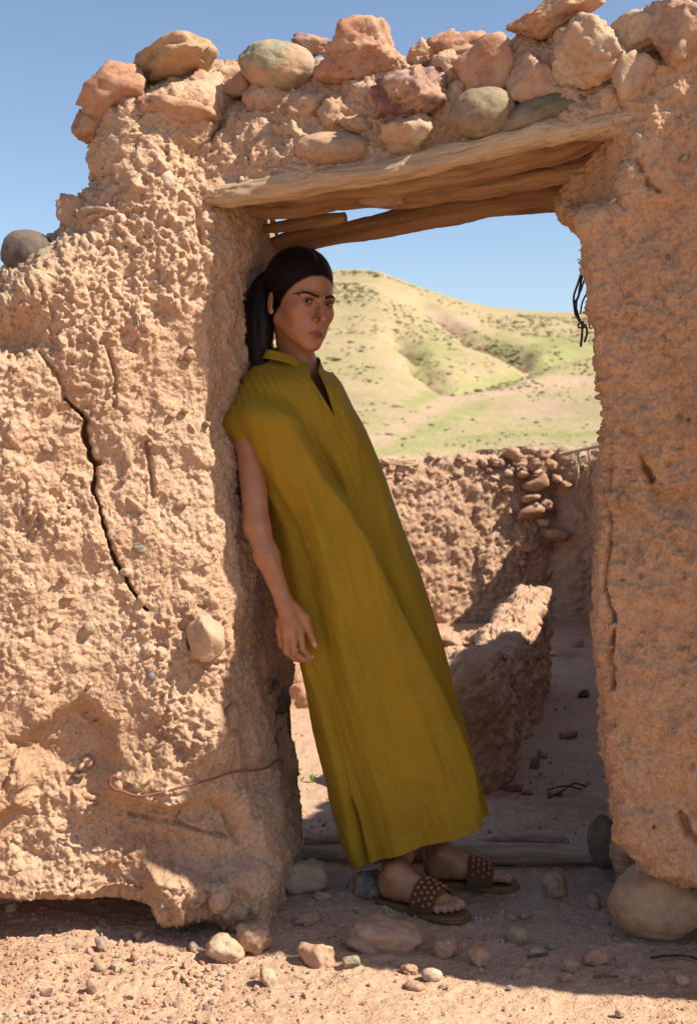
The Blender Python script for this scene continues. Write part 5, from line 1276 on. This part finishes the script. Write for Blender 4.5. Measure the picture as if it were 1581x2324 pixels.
main = [(640, 900), (694, 991), (744, 1082), (786, 1141), (827, 1216), (861, 1291), (882, 1332), (911, 1391), (952, 1474), (994, 1561), (1030, 1650), (1062, 1745), (1085, 1850), (1090, 1990)]
D = D + crease(main, .044, 80, 6) - crease([(x+26, y) for x, y in main], .010, 22, 40)
D = D + crease([(612, 905), (650, 1000), (690, 1110), (735, 1240), (775, 1380), (800, 1500), (815, 1620)], .017, 26, 22)
D = D + crease([(580, 900), (622, 1030), (650, 1150), (690, 1320), (715, 1450), (735, 1560)], .016, 20, 18)
D = D + crease([(622, 900), (668, 990), (705, 1080), (750, 1180), (800, 1330), (850, 1500), (900, 1700), (930, 1900)], .010, 28, 26)
D = D + crease([(655, 880), (720, 990), (775, 1060), (820, 1130), (870, 1240), (905, 1330)], .006, 16, 12)
D = D + crease([(790, 960), (815, 1050), (850, 1120), (890, 1230), (935, 1350), (975, 1470)], .006, 18, 14)
D = D + crease([(560, 900), (585, 980), (600, 1060), (608, 1110)], .008, 14, 9)
D = D + crease([(765, 890), (790, 960), (812, 1040)], .005, 12, 10)
seam = [(700, 1450), (712, 1510), (735, 1600), (770, 1740), (797, 1850), (826, 1990)]
D = D + crease(seam, .012, 16, 4) - .007*np.exp(-((dx_-np.interp(dy_, [p[1] for p in seam], [p[0] for p in seam])-5)/4)**2)*ss(1480, 1520, dy_)*frontm
D = D - .03*np.exp(-((dx_-np.interp(dy_, [1780, 1850, 1990], [785, 803, 832]))/np.interp(dy_, [1780, 1960], [3, 7]))**2)*ss(1790, 1850, dy_)*frontm
xm = np.interp(dy_, [p[1] for p in main], [p[0] for p in main]); dm = (dx_-xm)*.82
D = D - .030*np.where(dm > 0, np.exp(-(dm/75)**2), np.exp(-(dm/5)**2))*ss(900, 1080, dy_)*frontm
D = D + frontm*(.0022*fbm(np.stack([(dx_-.42*dy_)*.022, dy_*.0035, 0*dx_+4], -1), 3) + .0030*ss(.05, .5, fbm(np.stack([(dx_-.30*dy_)*.045, dy_*.005, 0*dx_+9], -1), 2)))
for (a0_, b0_, a1_, b1_, h_) in ((560, 1010, 640, 1150, .004), (700, 1230, 780, 1300, .003), (820, 1560, 960, 1600, .0025), (740, 1640, 860, 1700, .0025), (620, 930, 700, 960, .003), (850, 1740, 980, 1770, .002), (650, 1180, 730, 1260, .003)):
    D = D + h_*np.exp(-(d_line(dx_+8*wf, dy_+8*wf, [(a0_, b0_), ((a0_+a1_)/2, (b0_+b1_)/2+12), (a1_, b1_)])/5)**2)*frontm
# broad soft waves lower down, fine gathers at the shoulder yoke
D = D + grow*.008*np.sin(2*math.pi*(s_*3.2+.25*wf+.12))*frontm + grow*.0018*np.sin(2*math.pi*(s_*7.5+.4*wf+.3))*frontm*(1-.4*ss(1500, 1900, dy_))
ga = np.arctan2(dy_-800, dx_-690)     # fan about the neck
gm = ss(835, 860, dy_)*ss(985, 880, dy_)*ss(665, 610, dx_)*ss(.2, .75, np.sin(th_))[None]
D = D + .0035*gm*np.sin((dx_*.80-dy_*.42)*.40+2*wf) 
gm2 = ss(850, 862, dy_)*ss(950, 880, dy_)*ss(752, 775, dx_)*ss(.2, .75, np.sin(th_))[None]
D = D + .003*gm2*np.sin((dx_*.9-dy_*.5)*.42)
# yoke seam, hem stitch, placket
D = D - .002*np.exp(-((dy_-np.interp(dx_, [545, 600, 640, 700], [872, 838, 842, 872]))/2.2)**2)*ss(700, 690, dx_)*frontm
uu = np.linspace(0, 1, NVd)[:, None]*tl[-1]; D = D - .0018*np.exp(-((uu-(tl[-1]-16))/1.8)**2)
vl = np.array([(702, 853), (761, 946), (804, 1028)], float); vr = np.array([(721, 845), (740, 882), (761, 947)], float)
D = D - .0025*np.exp(-(d_line(dx_, dy_, [(761, 946), (804, 1028)])/2)**2)*frontm + .002*np.exp(-(d_line(dx_, dy_, [(690, 860), (748, 950), (795, 1032)])/3)**2)*frontm
D = D + .0012*fbm(DG*30, 3)*frontm
DG = DG + Nd*D[..., None]
# cut the neck opening cleanly: vertices next to its edge are drawn onto it
VP = [(700, 780), (704, 856), (761, 947), (741, 882), (724, 845), (722, 780)]
px1, py1 = proj(DG); sdv = sd_poly(px1, py1, VP); gxv = sd_poly(px1+.5, py1, VP)-sdv; gyv = sd_poly(px1, py1+.5, VP)-sdv
mm = (np.abs(sdv) < 2.6) & (np.sin(th_)[None] > 0) & (py1 > 800); sc_ = (DG[..., 1]-CAM[1])/FPX*2
DG[..., 0] -= np.where(mm, sdv*gxv*sc_, 0); DG[..., 2] += np.where(mm, sdv*gyv*sc_, 0)
F = grid_faces(NVd, NUd, False, True); c4 = DG.reshape(-1, 3)[F].mean(1); fx, fy = proj(c4); fth = np.tile(th_, NVd)[F[:, 0]]
vop = sd_poly(fx, fy, VP)
Fk = F[~((vop < -.05) & (np.sin(fth) > 0))]
m, t, b = nodes('mustard_olive_cotton'); v = coords(t); n1 = noise_n(t, 6, 4, .6, v); n2 = noise_n(t, 900, 2, .5, v)
c = ramp(t, n1, [(.35, (.270, .168, .0095)), (.65, (.320, .198, .0120))]); c = mixc(t, .4, c, ramp(t, n2, [(.3, (.75, .75, .75)), (.7, (1.15, 1.15, 1.15))]), 'MULTIPLY')
t.links.new(c, b.inputs['Base Color']); b.inputs['Roughness'].default_value = .75; b.inputs['Specular IOR Level'].default_value = .2
b.inputs['Sheen Weight'].default_value = .15; b.inputs['Sheen Roughness'].default_value = .5; b.inputs['Sheen Tint'].default_value = (.8, .65, .2, 1)
bump(t, b, [(n2, .2, .0004), (noise_n(t, 30, 3, .6, v), .25, .003)]); M['dress'] = m
dress = obj('dress', DG.reshape(-1, 3), Fk, M['dress'], person, loc=DG[NVd//2, 0])
md = dress.modifiers.new('thickness', 'SOLIDIFY'); md.thickness = .0014; md.offset = -1
# stand collar
ctop = [(602, 794, .06), (616, 795, .00), (640, 801, -.005), (665, 811, -.005), (684, 824, .0), (698, 843, .01)]
cbot = [(594, 815, .06), (612, 815, -.012), (640, 821, -.018), (665, 831, -.018), (684, 843, -.014), (702, 857, -.004)]
def band(name, top, bot, mat, parent, n=60, k=8, thick=.0022):
    T_, _ = interp_path([(*at(a, b_, y), 0) for a, b_, y in top], n); B_, _ = interp_path([(*at(a, b_, y), 0) for a, b_, y in bot], n)
    G_ = np.stack([T_[:, :3]*(1-w)+B_[:, :3]*w for w in np.linspace(0, 1, k)], 1)
    o = obj(name, G_.reshape(-1, 3), grid_faces(n, k), mat, parent, loc=G_[n//2, 0]); s = o.modifiers.new('thickness', 'SOLIDIFY'); s.thickness = thick; return o
band('collar', [(640, 790, .16), (612, 788, .12)]+ctop, [(640, 812, .17), (604, 812, .12)]+cbot, M['dress'], dress)
band('collar', [(690, 806, .15), (711, 809, .13), (724, 812, .09), (726, 828, .04), (722, 843, .02)], [(690, 830, .16), (716, 832, .14), (731, 834, .09), (733, 844, .04), (724, 852, .018)], M['dress'], dress)

# ---- sandals
M['leather'] = flat_mat('woven_brown_leather', (.17, .08, .028), .7)
M['sole'] = flat_mat('tan_sole_edge', (.22, .11, .038), .6)
m, t, b = nodes('wooden_bead'); b.inputs['Base Color'].default_value = (.30, .10, .038, 1); b.inputs['Roughness'].default_value = .25; M['bead'] = m
def wire_mat():
    m, t, b = nodes('crochet_strap'); v = coords(t, (1, 1, 1), attr='grain')
    w1 = t.nodes.new('ShaderNodeTexWave'); w1.inputs['Scale'].default_value = 60; t.links.new(v, w1.inputs['Vector'])
    w2 = t.nodes.new('ShaderNodeTexWave'); w2.inputs['Scale'].default_value = 60; w2.bands_direction = 'Y'; t.links.new(v, w2.inputs['Vector'])
    h = mixc(t, 1.0, w1.outputs['Color'], w2.outputs['Color'], 'MULTIPLY')
    t.links.new(ramp(t, h, [(.1, (.09, .036, .012)), (.7, (.24, .10, .034))]), b.inputs['Base Color']); b.inputs['Roughness'].default_value = .8
    bump(t, b, [(h, .8, .0015)]); return m
M['strap'] = wire_mat()
def sandal(F_, left):
    # outline of the footbed, local x, y
    hp = [(-.012, 0), (-.008, .020), (.010, .031), (.045, .031), (.090, .028), (.130, .036), (.165, .046), (.200, .049), (.235, .044), (.251, .034), (.255, .010), (.250, -.018), (.232, -.036), (.200, -.046), (.160, -.045), (.120, -.038), (.080, -.031), (.040, -.031), (.008, -.030), (-.008, -.018)]
    P, _ = interp_path([(a, b_, 0, 0) for a, b_ in hp+hp[:1]], 121); P = P[:-1, :2]; n = len(P)
    rings = [(.0, -.002, .96), (.0, -.004, 1.0), (.0, -.009, 1.0), (.0, -.010, .985), (.0, -.011, 1.0), (.0, -.019, 1.0), (.0, -.020, .97)]
    c0 = P.mean(0); V_, F2 = [], []
    for _, z, sc in rings:
        for p in P:
            q = c0+(p-c0)*sc; zl = z + (.010*ss(.10, .0, q[0]) if z > -.018 else 0)*0
            V_.append(F_(q[0], q[1], zl))
    kr = len(rings); F2 = grid_faces(kr, n, False, True).tolist()
    V_.append(F_(c0[0], c0[1], -.002)); ti = len(V_)-1; V_.append(F_(c0[0], c0[1], -.020))
    for j in range(n): F2.append([ti, j, (j+1) % n]); F2.append([ti+1, (kr-1)*n+(j+1) % n, (kr-1)*n+j])
    so = obj('sandal', np.array(V_), F2, M['sole'], person, loc=F_(.12, 0, -.01))
    fbd = obj('footbed', np.array([F_(*(c0+(p-c0)*.95), -.0012) for p in P]+[F_(c0[0], c0[1], -.0012)]), [[n, j, (j+1) % n] for j in range(n)], M['leather'], so, loc=F_(.12, 0, 0))
    # strap arch over the forefoot
    nx_, ny_ = 26, 70; G_ = np.zeros((nx_, ny_, 3)); gr = np.zeros((nx_, ny_, 3))
    def arch(x, w):
        a = math.pi*w; hw = .046; h = np.interp(x, [.105, .14, .185], [.076, .064, .050]); c = math.cos(a); s = math.sin(a)
        return (-np.sign(c)*abs(c)**.75*hw*1.03+.003, s**.8*h*(1+.12*(-c))-.004)
    for i in range(nx_):
        for j in range(ny_):
            x = .112+.068*i/(nx_-1)+.006*math.sin(math.pi*j/(ny_-1)); y, z = arch(x, j/(ny_-1)); G_[i, j] = F_(x, y, z); gr[i, j] = (x*3, j/(ny_-1)*.12*3, 0)
    st = obj('strap', G_.reshape(-1, 3), grid_faces(nx_, ny_), M['strap'], so, loc=G_[nx_//2, ny_//2], attrs={'grain': gr.reshape(-1, 3)})
    s2 = st.modifiers.new('thickness', 'SOLIDIFY'); s2.thickness = .003; s2.offset = 0
    V1, F1 = ico(2); first = None
    for r_ in range(4):
        for j in range(8 if r_ % 2 == 0 else 7):
            w = .10+(j+(.5 if r_ % 2 else 0))*.112; x = .124+.0145*r_+.006*math.sin(math.pi*w)
            if w > .95: continue
            y, z = arch(x, w); n0 = np.array([0, -math.cos(math.pi*w), math.sin(math.pi*w)]); c = F_(x, y+n0[1]*.004, z+n0[2]*.004)
            if first is None:
                first = mesh_data('bead', V1*.0061, F1, M['bead'])
            o = bpy.data.objects.new('bead', first); COL.objects.link(o); o.parent = so; o.location = c-wloc(so)
    return so
sandal(f_r, False); sandal(f_l, True)
